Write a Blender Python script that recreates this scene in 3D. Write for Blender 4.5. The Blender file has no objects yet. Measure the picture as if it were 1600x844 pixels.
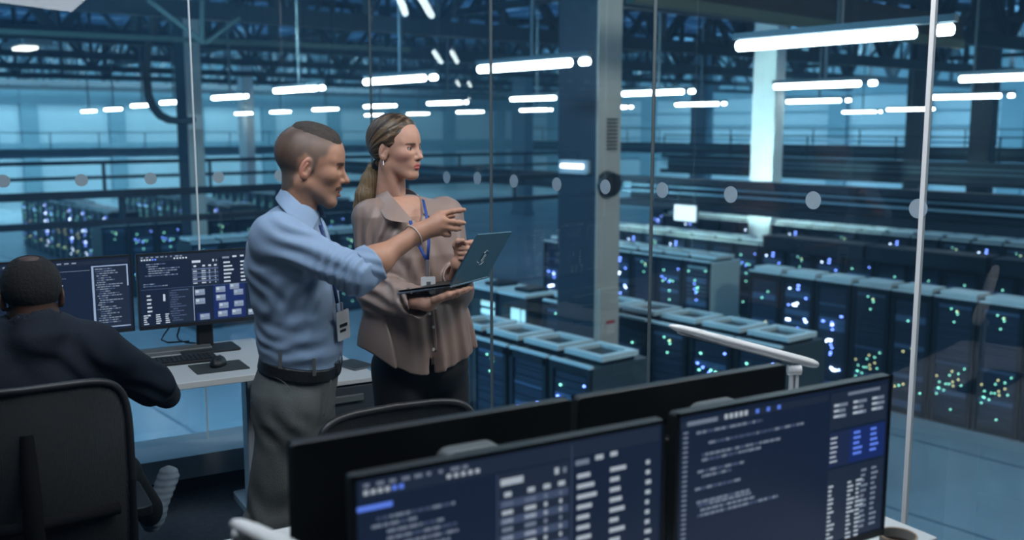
import bpy, math, random
import numpy as np
from mathutils import Vector, Matrix
random.seed(7)
R = math.radians
SC = bpy.context.scene
COL = SC.collection
# ---------------------------------------------------------------- camera, world, light, exposure
F = 1550.0; PITCH = R(8.15); CAMZ = 1.76
cam_d = bpy.data.cameras.new('camera'); cam = bpy.data.objects.new('camera', cam_d); COL.objects.link(cam)
cam.location = (0, 0, CAMZ); cam.rotation_euler = (R(90) - PITCH, 0, 0)
cam_d.lens = F / 1600 * 36; cam_d.sensor_width = 36; cam_d.clip_end = 400; cam_d.clip_start = 0.05
cam_d.dof.use_dof = True; cam_d.dof.focus_distance = 3.45; cam_d.dof.aperture_fstop = 2.3
SC.camera = cam
vs = SC.view_settings; vs.view_transform = 'Standard'; vs.look = 'None'; vs.gamma = 1; vs.use_curve_mapping = False
vs.exposure = 0.0
SC.cycles.use_denoising = True
SC.cycles.max_bounces = 6; SC.cycles.diffuse_bounces = 3; SC.cycles.glossy_bounces = 3; SC.cycles.transparent_max_bounces = 24
SC.cycles.sample_clamp_indirect = 4; SC.cycles.use_light_tree = True
SC.cycles.caustics_reflective = False; SC.cycles.caustics_refractive = False
SC.cycles.volume_bounces = 0
world = bpy.data.worlds.new('night_sky'); SC.world = world; world.use_nodes = True
world.node_tree.nodes['Background'].inputs[0].default_value = (0.045, 0.16, 0.32, 1)
world.node_tree.nodes['Background'].inputs[1].default_value = 0.9
_v = world.node_tree.nodes.new('ShaderNodeVolumeScatter')       # thin haze in the air of the whole place
_v.inputs['Color'].default_value = (0.28, 0.60, 1.0, 1); _v.inputs['Density'].default_value = 0.0046; _v.inputs['Anisotropy'].default_value = 0.2
world.node_tree.links.new(_v.outputs[0], world.node_tree.nodes['World Output'].inputs['Volume'])

def area(name, loc, target, size, energy, color, sy=None):
    l = bpy.data.lights.new(name, 'AREA'); l.energy = energy; l.color = color; l.size = size
    if sy: l.shape = 'RECTANGLE'; l.size_y = sy
    o = bpy.data.objects.new(name, l); COL.objects.link(o); o.location = loc
    o.rotation_euler = (Vector(target) - Vector(loc)).to_track_quat('-Z', 'Y').to_euler()
    return o
U = Vector((0.7764, 0.6302, 0)); V = Vector((-0.6302, 0.7764, 0)); Z = Vector((0, 0, 1))      # data hall axes
area('ceiling_panel_light', (-0.55, 2.1, 2.85), (-0.45, 3.1, 1.0), 1.6, 30, (0.80, 0.90, 1.0), 0.8)
area('ceiling_panel_light', (0.9, 2.9, 2.95), (-0.1, 3.3, 1.2), 0.5, 18, (1.0, 0.93, 0.86))
area('ceiling_panel_light', (1.0, 1.9, 3.0), (1.0, 1.7, 0.9), 0.5, 12, (0.75, 0.87, 1.0))
area('ceiling_panel_light', (-1.6, 4.0, 3.02), (-1.65, 4.0, 0.8), 0.9, 8, (0.6, 0.8, 1.0))
area('hall_roof_fill', (2, 38, 6.96), (2, 38, 9), 70, 10500, (0.17, 0.48, 1.0), 56)  # unseen fill added above the trusses to brighten the roof sheet
area('hall_top_fill', (4, 18, 6.8), (4, 18, -3), 11, 300, (0.36, 0.78, 1.0), 11)  # added out-of-view light that brightens the rack tops from above
_f = area('hall_column_fill', (-13, 10, 6.2), (7.6, 29.5, 0.5), 1.2, 210, (0.60, 0.92, 1.0)); _f.data.spread = R(18)  # added narrow fill aimed at the pale column, its source unseen
area('hall_side_fill', (9.5, 5.0, 5.5), (1.4, 14, 0.6), 1.5, 420, (0.80, 0.92, 0.95), 1.5)  # extra light off to the right, put in for the big column's face
area('hall_left_fill', (-14, 8, 7.2), (-10, 36, -3), 10, 5600, (0.26, 0.66, 1.0), 2)  # unseen source added at the left to lift that side of the hall
area('hall_wall_fill', tuple(U * 6 + V * 58 + Z * 6.0), tuple(U * 6 + V * 76 + Z * 1.5), 70, 17000, (0.42, 0.80, 1.0), 2)  # added strip of light, invisible from the room, brightening the far wall
area('hall_wall_fill', tuple(U * 48 + V * 30 + Z * 6.0), tuple(U * 62 + V * 30 + Z * 1.5), 60, 8500, (0.38, 0.76, 1.0), 2)  # matching added fill for the right wall
# ---------------------------------------------------------------- helpers
def ray(px, py):
    x = (px - 800) / F; yu = (422 - py) / F; c, s = math.cos(PITCH), math.sin(PITCH)
    return Vector((x, c + yu * s, -s + yu * c))
def PZ(px, py, z):
    d = ray(px, py); t = (z - CAMZ) / d.z; return Vector((0, 0, CAMZ)) + d * t
def PD(px, py, y):
    d = ray(px, py); return Vector((0, 0, CAMZ)) + d * (y / d.y)
U = Vector((0.7764, 0.6302, 0)); V = Vector((-0.6302, 0.7764, 0))      # data hall axes
RR = Vector((0.8648, 0.5021, 0)); NN = Vector((-0.5021, 0.8648, 0))    # control room axes
Z = Vector((0, 0, 1))
ANG_H = math.atan2(-V.y, -V.x)      # local x along -V, local y along U
ANG_R = math.atan2(RR.y, RR.x)      # local x along RR, local y along NN
def H(r, s, z=0.0): return U * r + V * s + Z * z
def K(a, b, z=0.0): return RR * a + NN * b + Z * z
HF = -3.3                            # data hall floor level

def mat(name, col=(0.5, 0.5, 0.5), rough=0.5, metal=0.0, emit=None, es=1.0, noise=0.0, nscale=20.0, bump=0.0, bscale=60.0, spec=0.5, coat=0.0, stretch=None, sheen=0.0, sss=0.0):
    m = bpy.data.materials.new(name); m.use_nodes = True; nt = m.node_tree; N = nt.nodes; L = nt.links
    b = N['Principled BSDF']
    b.inputs['Base Color'].default_value = (*col, 1); b.inputs['Roughness'].default_value = rough
    b.inputs['Metallic'].default_value = metal; b.inputs['Specular IOR Level'].default_value = spec
    b.inputs['Coat Weight'].default_value = coat
    if sheen: b.inputs['Sheen Weight'].default_value = sheen
    if sss:
        b.inputs['Subsurface Weight'].default_value = sss; b.inputs['Subsurface Radius'].default_value = (1, 0.35, 0.2); b.inputs['Subsurface Scale'].default_value = 0.01
    if emit:
        b.inputs['Emission Color'].default_value = (*emit, 1); b.inputs['Emission Strength'].default_value = es
    tc = N.new('ShaderNodeTexCoord'); mp = N.new('ShaderNodeMapping'); L.new(tc.outputs['Object'], mp.inputs[0])
    if stretch: mp.inputs['Scale'].default_value = stretch
    if noise:
        n = N.new('ShaderNodeTexNoise'); n.inputs['Scale'].default_value = nscale; n.inputs['Detail'].default_value = 4
        L.new(mp.outputs[0], n.inputs[0])
        cr = N.new('ShaderNodeMapRange'); cr.inputs[3].default_value = 1 - noise; cr.inputs[4].default_value = 1 + noise
        L.new(n.outputs[0], cr.inputs[0])
        mx = N.new('ShaderNodeVectorMath'); mx.operation = 'SCALE'; mx.inputs[0].default_value = col
        L.new(cr.outputs[0], mx.inputs['Scale']); L.new(mx.outputs[0], b.inputs['Base Color'])
    if bump:
        n2 = N.new('ShaderNodeTexNoise'); n2.inputs['Scale'].default_value = bscale; n2.inputs['Detail'].default_value = 3
        L.new(mp.outputs[0], n2.inputs[0])
        bp = N.new('ShaderNodeBump'); bp.inputs['Strength'].default_value = bump; bp.inputs['Distance'].default_value = 0.01
        L.new(n2.outputs[0], bp.inputs['Height']); L.new(bp.outputs[0], b.inputs['Normal'])
    return m

def emat(name, col, s):
    m = bpy.data.materials.new(name); m.use_nodes = True; nt = m.node_tree
    b = nt.nodes['Principled BSDF']; b.inputs['Base Color'].default_value = (*col, 1)
    b.inputs['Emission Color'].default_value = (*col, 1); b.inputs['Emission Strength'].default_value = s
    b.inputs['Roughness'].default_value = 0.3
    return m

class MB:
    def __init__(s): s.v = []; s.f = []; s.m = []; s.mats = []
    def mi(s, m):
        if m not in s.mats: s.mats.append(m)
        return s.mats.index(m)
    def face(s, pts, m):
        n = len(s.v); s.v += [tuple(p) for p in pts]; s.f.append(tuple(range(n, n + len(pts)))); s.m.append(s.mi(m))
    def raw(s, vs_, fs, m):
        n = len(s.v); s.v += [tuple(p) for p in vs_]; k = s.mi(m)
        for f in fs: s.f.append(tuple(i + n for i in f)); s.m.append(k)
    def frame_box(s, o, ax, ay, az, m):
        o = Vector(o); p = [o + ax * i + ay * j + az * k for k in (-.5, .5) for j in (-.5, .5) for i in (-.5, .5)]
        s.raw(p, [(0, 2, 3, 1), (4, 5, 7, 6), (0, 1, 5, 4), (2, 6, 7, 3), (0, 4, 6, 2), (1, 3, 7, 5)], m)
    def box(s, lo, hi, m):
        lo = Vector(lo); hi = Vector(hi); d = hi - lo
        s.frame_box((lo + hi) / 2, Vector((d.x, 0, 0)), Vector((0, d.y, 0)), Vector((0, 0, d.z)), m)
    def beam(s, p, q, w, h, m, up=Z):
        p = Vector(p); q = Vector(q); d = q - p; dn = d.normalized()
        a = dn.cross(up)
        if a.length < 1e-4: a = dn.cross(Vector((1, 0, 0)))
        a.normalize(); b = a.cross(dn).normalized()
        s.frame_box((p + q) / 2, a * w, d, b * h, m)
    def tube(s, pts, r, m, n=10, cap=True, radii=None, flat=None):
        pts = [Vector(p) for p in pts]; base = len(s.v); k = s.mi(m); prev = None
        for i, p in enumerate(pts):
            t = (pts[min(i + 1, len(pts) - 1)] - pts[max(i - 1, 0)]).normalized()
            if prev is None:
                a = t.cross(Z)
                if a.length < 1e-3: a = t.cross(Vector((1, 0, 0)))
            else: a = prev - t * prev.dot(t)
            a.normalize(); b = t.cross(a).normalized(); prev = a
            rr = radii[i] if radii else r
            for j in range(n):
                th = 2 * math.pi * j / n
                s.v.append(tuple(p + a * math.cos(th) * rr + b * math.sin(th) * rr * (flat or 1)))
        for i in range(len(pts) - 1):
            for j in range(n):
                j2 = (j + 1) % n
                s.f.append((base + i * n + j, base + i * n + j2, base + (i + 1) * n + j2, base + (i + 1) * n + j)); s.m.append(k)
        if cap:
            s.f.append(tuple(base + j for j in range(n))[::-1]); s.m.append(k)
            e = base + (len(pts) - 1) * n; s.f.append(tuple(e + j for j in range(n))); s.m.append(k)
    def lathe(s, prof, m, n=24, o=(0, 0, 0), cap=True):
        o = Vector(o); base = len(s.v); k = s.mi(m)
        for r_, z_ in prof:
            for j in range(n):
                th = 2 * math.pi * j / n; s.v.append((o.x + r_ * math.cos(th), o.y + r_ * math.sin(th), o.z + z_))
        for i in range(len(prof) - 1):
            for j in range(n):
                j2 = (j + 1) % n
                s.f.append((base + i * n + j, base + i * n + j2, base + (i + 1) * n + j2, base + (i + 1) * n + j)); s.m.append(k)
        if cap:
            s.f.append(tuple(base + j for j in range(n))[::-1]); s.m.append(k)
            e = base + (len(prof) - 1) * n; s.f.append(tuple(e + j for j in range(n))); s.m.append(k)
    def rbox(s, lo, hi, rad, m, axis=2, seg=5):
        # box with rounded corners in the plane perpendicular to `axis`
        lo = list(lo); hi = list(hi); ax = [0, 1, 2]; ax.remove(axis); a, b = ax
        pts = []
        for cx, cy, t0 in ((hi[a] - rad, hi[b] - rad, 0), (lo[a] + rad, hi[b] - rad, 90), (lo[a] + rad, lo[b] + rad, 180), (hi[a] - rad, lo[b] + rad, 270)):
            for i in range(seg + 1):
                t = R(t0 + 90 * i / seg); pts.append((cx + rad * math.cos(t), cy + rad * math.sin(t)))
        n = len(pts); base = len(s.v); k = s.mi(m)
        for zz in (lo[axis], hi[axis]):
            for p in pts:
                q = [0, 0, 0]; q[a], q[b], q[axis] = p[0], p[1], zz; s.v.append(tuple(q))
        for j in range(n):
            j2 = (j + 1) % n; s.f.append((base + j, base + j2, base + n + j2, base + n + j)); s.m.append(k)
        s.f.append(tuple(base + j for j in range(n))[::-1]); s.m.append(k)
        s.f.append(tuple(base + n + j for j in range(n))); s.m.append(k)
    def build(s, name, parent=None, loc=None, rot=0, smooth=False, bevel=0, subsurf=0):
        me = bpy.data.meshes.new(name); me.from_pydata(s.v, [], s.f)
        for m in s.mats: me.materials.append(m)
        me.polygons.foreach_set('material_index', s.m); me.update()
        import bmesh
        bm = bmesh.new(); bm.from_mesh(me); bmesh.ops.recalc_face_normals(bm, faces=bm.faces); bm.to_mesh(me); bm.free()
        o = bpy.data.objects.new(name, me); COL.objects.link(o)
        if parent: o.parent = parent
        if loc is not None: o.location = loc
        if rot: o.rotation_euler = (0, 0, rot)
        if smooth:
            me.polygons.foreach_set('use_smooth', [True] * len(me.polygons))
            me.set_sharp_from_angle(angle=R(smooth if smooth > 1 else 50))
        if bevel:
            b = o.modifiers.new('bevel', 'BEVEL'); b.width = bevel; b.segments = 2; b.limit_method = 'ANGLE'; b.angle_limit = R(40)
        if subsurf:
            b = o.modifiers.new('sub', 'SUBSURF'); b.levels = b.render_levels = subsurf
        return o
def tag(o, label=None, cat=None, group=None, kind=None):
    if label: o['label'] = label
    if cat: o['category'] = cat
    if group: o['group'] = group
    if kind: o['kind'] = kind
    return o
def thing(name, label, cat, loc=(0, 0, 0), rot=0, group=None):
    o = bpy.data.objects.new(name, None); COL.objects.link(o); o.location = loc; o.rotation_euler = (0, 0, rot)
    o.empty_display_size = 0.1
    return tag(o, label, cat, group)
def copy_tree(o, parent=None):
    c = o.copy(); COL.objects.link(c)
    if parent: c.parent = parent
    for ch in list(o.children): copy_tree(ch, c)
    return c
# ---------------------------------------------------------------- materials of the hall
M_truss = mat('truss_steel', (0.012, 0.02, 0.03), 0.6, 0.3, noise=0.2, nscale=3)
M_green = mat('green_pipe_paint', (0.035, 0.07, 0.06), 0.5, noise=0.15, nscale=2)
M_deck = mat('roof_sheet', (0.34, 0.46, 0.54), 0.7, noise=0.18, nscale=0.6, stretch=(1, 1, 1))
M_hwall = mat('hall_wall_panel', (0.38, 0.54, 0.66), 0.7, noise=0.12, nscale=0.4)
M_hwall2 = mat('hall_wall_rib', (0.14, 0.28, 0.38), 0.7)
M_hfloor = mat('hall_floor_tile', (0.32, 0.42, 0.50), 0.22, noise=0.25, nscale=0.35)
M_colm = mat('column_lit_grey', (0.50, 0.50, 0.46), 0.55, noise=0.1, nscale=3)  # lit-face tone: light on the column is put into this grey
M_cold = mat('column_dark_shade', (0.016, 0.03, 0.05), 0.6, noise=0.1, nscale=3)  # shaded-face tone of the columns, shade put into the colour
M_catw = mat('catwalk_steel', (0.018, 0.03, 0.045), 0.45, 0.5, noise=0.2, nscale=4)
M_tube = emat('fluorescent_tube', (0.80, 0.95, 1.0), 16)
M_lampbody = mat('lamp_housing', (0.12, 0.17, 0.2), 0.4, 0.3)
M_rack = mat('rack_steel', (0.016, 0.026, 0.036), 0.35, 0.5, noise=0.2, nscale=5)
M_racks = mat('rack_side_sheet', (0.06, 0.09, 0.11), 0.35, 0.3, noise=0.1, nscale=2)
M_racke = mat('rack_end_lit', (0.55, 0.72, 0.74), 0.4, 0.1, noise=0.05, nscale=2)  # lamplight on the end panel of the row put into the colour
M_rackt = mat('rack_top_trim', (0.75, 0.88, 0.90), 0.35, 0.2, noise=0.1, nscale=3)
M_unit = mat('server_face', (0.03, 0.05, 0.09), 0.4, 0.4)
M_unit2 = mat('server_face_light', (0.10, 0.17, 0.30), 0.4, 0.3)
M_ledb = emat('blue_status_led', (0.16, 0.28, 1.0), 7)
M_ledw = emat('white_status_led', (0.55, 0.72, 1.0), 9)
M_ledg = emat('green_status_led', (0.25, 0.85, 0.65), 4)
M_ledy = emat('amber_status_led', (0.75, 0.75, 0.35), 3)
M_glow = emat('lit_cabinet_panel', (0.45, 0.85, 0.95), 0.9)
M_white = mat('white_laminate', (0.62, 0.64, 0.65), 0.4, noise=0.05, nscale=4)
M_black = mat('black_plastic', (0.012, 0.013, 0.015), 0.45, noise=0.2, nscale=40)

# hall shell
def plane(name, pts, m, kind='structure'):
    b = MB(); b.face(pts, m); o = b.build(name); tag(o, kind=kind); return o
S1, R1 = 76.0, 62.0
b = MB(); b.frame_box(H(12, 30, HF - 0.1), U * 110, V * 110, Z * 0.2, M_hfloor)
M_joint = mat('dark_floor_band', (0.07, 0.14, 0.22), 0.4)
for k in (12, 25.5, 41, 57): b.frame_box(H(-10, k, HF + 0.004), U * 70, V * 0.5, Z * 0.008, M_joint)
for k in (-26, -13): b.frame_box(H(k, 40, HF + 0.005), U * 0.5, V * 80, Z * 0.008, M_joint)
for k in range(-30, 62, 3): b.frame_box(H(k, 36, HF + 0.002), U * 0.04, V * 90, Z * 0.006, M_joint)
o = b.build('floor_hall'); tag(o, kind='structure')
ROOF = 7.6
b = MB(); b.frame_box(H(8, 42, ROOF + 0.1), U * 110, V * 84, Z * 0.2, M_deck)
M_deckd = mat('roof_sheet_dark', (0.08, 0.16, 0.24), 0.7)
for k in range(-44, 62, 2): b.frame_box(H(k + 0.5, 42, ROOF - 0.08), U * 0.22, V * 84, Z * 0.2, M_deckd)
for k in range(3, 84, 4): b.frame_box(H(8, k + 1.5, ROOF - 0.2), U * 110, V * 0.35, Z * 0.3, M_deckd)
o = b.build('ceiling_hall'); tag(o, kind='structure')
b = MB(); b.frame_box(H(8, S1 + 0.1, 2.1), U * 110, V * 0.2, Z * 11.2, M_hwall)
for k in range(-42, 62, 6):
    b.frame_box(H(k, S1 - 0.2, 2.1), U * 1.1, V * 0.4, Z * 11.0, M_hwall2)
b.frame_box(H(8, S1 - 0.1, 5.2), U * 110, V * 0.4, Z * 3.6, M_hwall2)
b.frame_box(H(8, S1 - 0.1, 0.2), U * 110, V * 0.4, Z * 1.0, M_hwall2)
o = b.build('wall_far'); tag(o, kind='structure')
b = MB(); b.frame_box(H(R1 + 0.1, 34, 2.1), V * 90, U * 0.2, Z * 11.2, M_hwall)
for k in range(-8, 78, 6):
    b.frame_box(H(R1 - 0.2, k, 2.1), V * 1.4, U * 0.4, Z * 11.0, M_hwall2)
b.frame_box(H(R1 - 0.1, 34, 5.6), V * 90, U * 0.4, Z * 3.2, M_hwall2)
b.frame_box(H(R1 - 0.1, 34, -0.3), V * 90, U * 0.4, Z * 1.0, M_hwall2)
for k in (0.9, 1.9, 2.9): b.frame_box(H(R1 - 0.05, 34, k), V * 90, U * 0.3, Z * 0.1, M_hwall2)
o = b.build('wall_right'); tag(o, kind='structure')

# trusses along U at several V distances
ZB, ZT = 4.35, 6.9
def truss(name, p, q, n, label, group, m, w=0.20, zt=ZT, zb=ZB):
    t = thing(name, label, 'roof truss', p.lerp(q, 0.5) + Z * zb, 0, group)
    off = -(p.lerp(q, 0.5) + Z * zb)
    b = MB(); b.beam(p + Z * zb + off, q + Z * zb + off, w, w * 1.2, m); b.build('bottom_chord', t)
    b = MB(); b.beam(p + Z * zt + off, q + Z * zt + off, w * 1.2, w * 1.2, m); b.build('top_chord', t)
    b = MB()
    for i in range(n):
        a = p.lerp(q, i / n); c = p.lerp(q, (i + 1) / n); mid = a.lerp(c, 0.5)
        b.beam(a + Z * zb + off, mid + Z * zt + off, w * .7, w * .7, m); b.beam(mid + Z * zt + off, c + Z * zb + off, w * .7, w * .7, m)
        b.beam(mid + Z * zb + off, mid + Z * zt + off, w * .55, w * .55, m); b.beam(a + Z * zb + off, a + Z * zt + off, w * .55, w * .55, m)
    b.build('web_bracing', t)
    return t
for i, s_ in enumerate((14.5, 22, 30, 38, 46, 54, 62, 70)):
    r0, r1 = -0.9 * s_ - 4, min(60, 0.75 * s_ + 38)
    truss('roof_truss', H(r0, s_), H(r1, s_), max(8, int((r1 - r0) / 4.2)),
          'dark steel truss across the whole hall roof, %s from the control room' % ('nearest', 'second', 'third', 'fourth', 'fifth', 'sixth', 'seventh', 'farthest')[i],
          'trusses spanning the width of the hall', M_truss, .32 if i < 3 else .22)
for i, r_ in enumerate((-9.5, 4, 17, 31, 46)):
    truss('lengthwise_truss', H(r_, 12), H(r_, 74), 15,
          'dark lengthwise roof truss running away from the control room, %s from the left' % ('first', 'second', 'third', 'fourth', 'fifth')[i],
          'trusses running the length of the hall', M_truss, 0.16, 6.7, 5.0)
# green braces near the glass at the upper left
t = thing('green_brace', 'green painted pipe brace with slanting struts below the roof at upper left', 'roof brace', PD(320, 68, 20))
b = MB(); b.beam(PD(-20, 48, 20) - t.location, PD(640, 78, 24) - t.location, 0.1, 0.1, M_green); b.build('pipe', t)
b = MB(); b.beam(PD(320, 68, 20.6) - t.location, PD(232, 0, 20.6) - t.location, 0.09, 0.09, M_green); b.build('strut', t)
b = MB(); b.beam(PD(316, 68, 20.6) - t.location, PD(316, -12, 20.6) - t.location, 0.08, 0.08, M_green); b.build('strut', t)
b = MB(); b.beam(PD(322, 68, 20.6) - t.location, PD(375, 28, 20.6) - t.location, 0.06, 0.06, M_green); b.build('strut', t)
t = thing('green_beam', 'olive green roof beam sloping down behind the large ceiling lamp', 'roof beam', PD(1150, 25, 12))
p_, q_ = PD(985, -4, 11.5), PD(1500, 70, 15)
b = MB(); b.beam(p_ - t.location, q_ - t.location, 0.16, 0.12, M_green); b.build('lower_flange', t)
b = MB(); b.beam(p_ - t.location + Z * .22, q_ - t.location + Z * .22, 0.04, 0.34, M_truss); b.build('web_plate', t)

# columns
def column(px, d, w, dpt, label, m1, m2, top=ROOF - 0.3):
    e = PD(px, 300, d); e.z = 0
    c = e + V * (w / 2) + U * (dpt / 2)
    t = thing('hall_column', label, 'column', (c.x, c.y, HF), ANG_H)
    b = MB(); b.box((-w / 2, -dpt / 2, 0), (w / 2, dpt / 2, top - HF), m2); b.build('shaft', t, bevel=0.02)
    b = MB(); b.box((w / 2 , -dpt / 2 + 0.01, 0), (w / 2 + 0.02, dpt / 2 - 0.01, top - HF), m1); b.build('face_skin', t)  # thin skin that carries the tone of the lit face
    b = MB(); b.box((-w / 2 - .08, -dpt / 2 - .08, 0), (w / 2 + .08, dpt / 2 + .08, 0.25), m1); b.build('base', t, bevel=0.02)
    return t, w, dpt
M_colb = mat('column_lit_pale', (0.80, 0.92, 0.94), 0.5, noise=0.08, nscale=2)  # lamplight on the bright column put into its near-white colour
CA, wa, da = column(930, 14, 0.80, 0.48, 'big grey column, one face shaded, right of the laptop with vent, sensor and lit lamp', M_colm, M_cold)
CB, _, _ = column(297, 29, 0.80, 0.48, 'column at upper left with four white bars, behind the standing man', M_colm, M_cold)
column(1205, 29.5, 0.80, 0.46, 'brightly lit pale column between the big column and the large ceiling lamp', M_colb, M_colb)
column(1541, 37, 0.80, 0.5, 'dark column at the far right edge of the hall', M_cold, M_cold)
column(1434, 46, 0.80, 0.5, 'dark far column behind the bright glass joint', M_cold, M_cold)
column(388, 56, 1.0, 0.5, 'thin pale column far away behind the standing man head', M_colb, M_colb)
column(1100, 60, 1.2, 0.6, 'dark distant column between the big column and the pale lit column', M_hwall2, M_hwall2)
column(820, 58, 1.2, 0.6, 'dark distant column just left of the big column', M_hwall2, M_hwall2)
# attachments to the big column; local x = -V (lit face at +x), local y=U
def z_at(py, d): return PD(930, py, d).z - HF
b = MB(); x0 = wa / 2 + 0.02
for i in range(9): b.box((x0, -0.06, z_at(234 - i * 5.8, 14.1)), (x0 + 0.03, 0.14, z_at(231.5 - i * 5.8, 14.1)), M_cold)
b.box((x0, -0.085, z_at(238, 14.1)), (x0 + .008, 0.165, z_at(178, 14.1)), M_colm)
b.build('vent_grille', CA)
b = MB(); b.box((x0, -0.2, z_at(600, 14)), (x0 + .05, .2, z_at(452, 14)), M_colm); b.build('cable_cover', CA, bevel=.01)
M_red = mat('red_label', (0.45, 0.04, 0.06), 0.5); M_paper = mat('label_paper', (0.62, 0.58, 0.55), 0.6)
b = MB(); b.box((x0 + .05, -.06, z_at(524, 14)), (x0 + .056, .11, z_at(503, 14)), M_paper); b.box((x0 + .05, -.06, z_at(508, 14)), (x0 + .058, .11, z_at(503, 14)), M_red)
b.build('warning_label', CA)['label'] = 'white and red label plate'
zc = z_at(289, 14)
b = MB(); b.tube([(x0 - .02, -.03, zc), (x0 + .12, -.03, zc)], .2, M_black, 24, radii=[.2, .17]); b.box((x0, -.2, zc - .02), (x0 + .05, .2, zc + .14), M_black)
b.build('alarm_sounder', CA, bevel=.01)
M_hood = mat('emergency_lamp_case', (0.30, 0.42, 0.48), 0.4)
b = MB(); yl = -da / 2
zc = z_at(262, 14)
b.rbox((-.33, yl - .05, zc - .10), (.30, yl, zc + .10), .04, M_hood, axis=1); b.build('emergency_lamp', CA)
M_em = emat('emergency_lamp_tube', (0.95, 0.95, 1.0), 3)
b = MB(); b.tube([(-.24, yl - .065, zc + .01), (.21, yl - .065, zc + .01)], .035, M_em, 10); b.build('lamp_tube', CA)

M_bar = mat('white_bar_paint', (.9, .88, .82), .5)
for i in range(4):
    b = MB(); b.box((.42, -.20 + i * .105, PD(300, 202, 29).z - HF), (.45, -.12 + i * .105, PD(300, 179, 29).z - HF), M_bar); b.build('light_bar', CB)
# pendant lamps
LZ = 2.54
def make_lamp():
    t = thing('pendant_lamp', 'x', 'ceiling lamp')
    b = MB(); b.tube([(-1.0, 0, 0), (0.80, 0, 0)], 0.05, M_tube, 8); b.build('tube', t)
    b = MB(); b.tube([(1.0, 0, 0), (1.12, 0, 0)], 0.045, M_tube, 8); b.build('end_light', t)
    b = MB(); b.box((-1.05, -.035, .06), (1.15, .035, .12), M_lampbody); b.build('housing', t)
    b = MB(); b.tube([(0.1, 0, .12), (0.1, 0, ROOF - LZ)], 0.03, M_lampbody, 6); b.build('stem', t)
    return t
LP = [(1296, 61), (1282, 133), (1275, 158), (1600, 120), (1513, 151), (1024, 145), (1092, 163), (824, 103), (620, 125), (464, 140), (357, 152),
      (270, 160), (221, 165), (176, 171), (138, 174), (836, 154), (836, 172), (697, 161), (733, 175), (592, 166), (652, 178), (584, 180),
      (507, 171), (437, 175), (380, 177.5), (955, 168), (1345, 175), (1420, 171)]
def _ord1(k_): return ('first', 'second', 'third', 'fourth', 'fifth', 'sixth', 'seventh', 'eighth', 'ninth', 'tenth', 'eleventh', 'twelfth', 'thirteenth', 'fourteenth', 'fifteenth', 'sixteenth', 'seventeenth')[min(k_, 16)]
proto = make_lamp()
# long end at low s (right in picture) : local +x along -V
for i, (px, py) in enumerate(LP):
    o = proto if i == 0 else copy_tree(proto)
    p = PZ(px, py, LZ); o.location = p; o.rotation_euler = (0, 0, ANG_H)
    if i == 0:
        o['label'] = 'largest bright tube lamp hanging at the upper right'
    else:
        o['label'] = {1: 'tube lamp directly below the largest lamp at upper right', 2: 'shorter looking lamp hanging right under the second lamp at right',
             3: 'tube lamp cut by the right edge of the picture', 4: 'thin tube lamp right of the bright glass joint', 5: 'tube lamp just right of the big column, crossed by a glass joint',
             6: 'tube lamp left of the pale lit column', 7: 'bright tube lamp touching the left side of the big column', 8: 'bright tube lamp high above the woman, crossed by a glass joint',
             9: 'bright tube lamp above the standing man head', 10: 'tube lamp right of the upper left column', 15: 'lower lamp left of the big column', 17: 'tube lamp above and right of the woman head'}.get(i, 'small distant tube lamp over the far racks, %s from the left' % _ord1(sum(1 for q_ in LP[11:] if q_[0] < px)))
        if i not in (1, 2, 3, 4, 5, 6, 7, 8, 9, 10, 15, 17): o['group'] = 'distant tube lamps'
    if 'group' not in o: o['group'] = 'large tube lamps'
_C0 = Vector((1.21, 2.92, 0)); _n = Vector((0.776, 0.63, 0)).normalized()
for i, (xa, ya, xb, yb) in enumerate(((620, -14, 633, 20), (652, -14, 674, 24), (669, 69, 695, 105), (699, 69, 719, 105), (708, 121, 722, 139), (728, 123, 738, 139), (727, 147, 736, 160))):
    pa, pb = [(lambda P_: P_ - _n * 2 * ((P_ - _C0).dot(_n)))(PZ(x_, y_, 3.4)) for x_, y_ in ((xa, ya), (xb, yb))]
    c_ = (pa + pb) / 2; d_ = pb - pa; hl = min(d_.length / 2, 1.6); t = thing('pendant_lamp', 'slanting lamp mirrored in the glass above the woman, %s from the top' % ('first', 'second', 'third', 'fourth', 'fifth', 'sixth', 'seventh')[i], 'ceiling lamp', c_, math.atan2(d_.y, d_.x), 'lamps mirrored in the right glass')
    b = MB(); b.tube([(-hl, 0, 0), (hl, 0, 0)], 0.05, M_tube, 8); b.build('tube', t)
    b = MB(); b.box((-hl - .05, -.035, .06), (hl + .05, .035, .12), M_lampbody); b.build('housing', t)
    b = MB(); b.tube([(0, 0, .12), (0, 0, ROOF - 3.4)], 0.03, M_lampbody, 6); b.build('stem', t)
# small flood fixture upper left
t = thing('flood_lamp', 'flat dark flood lamp with oval glow at the upper left edge', 'ceiling lamp', PD(40, 74, 24), ANG_H)
b = MB(); b.rbox((-.9, -.35, 0), (1.1, .35, .12), .1, M_lampbody); b.build('housing', t)
b = MB(); b.rbox((-.55, -.2, -.05), (.45, .2, 0), .15, emat('flood_lamp_glass', (.9, .98, .92), 3)); b.build('glass', t)

# cable loop beside left column
t = thing('cable_bundle', 'thick dark cables dropping and looping to the upper left column', 'cable bundle', PD(240, 110, 27))
for k, dx in enumerate((0, 5)):
    pts = [PD(x + dx, y - dx * .6, 27) - t.location for x, y in ((236, -60), (236, 55), (228, 78), (226, 110), (229, 150), (236, 168), (248, 182), (262, 189), (280, 191), (300, 190))]
    b = MB(); b.tube(pts, 0.07, M_black, 8); b.build('cable', t, smooth=True)

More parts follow.
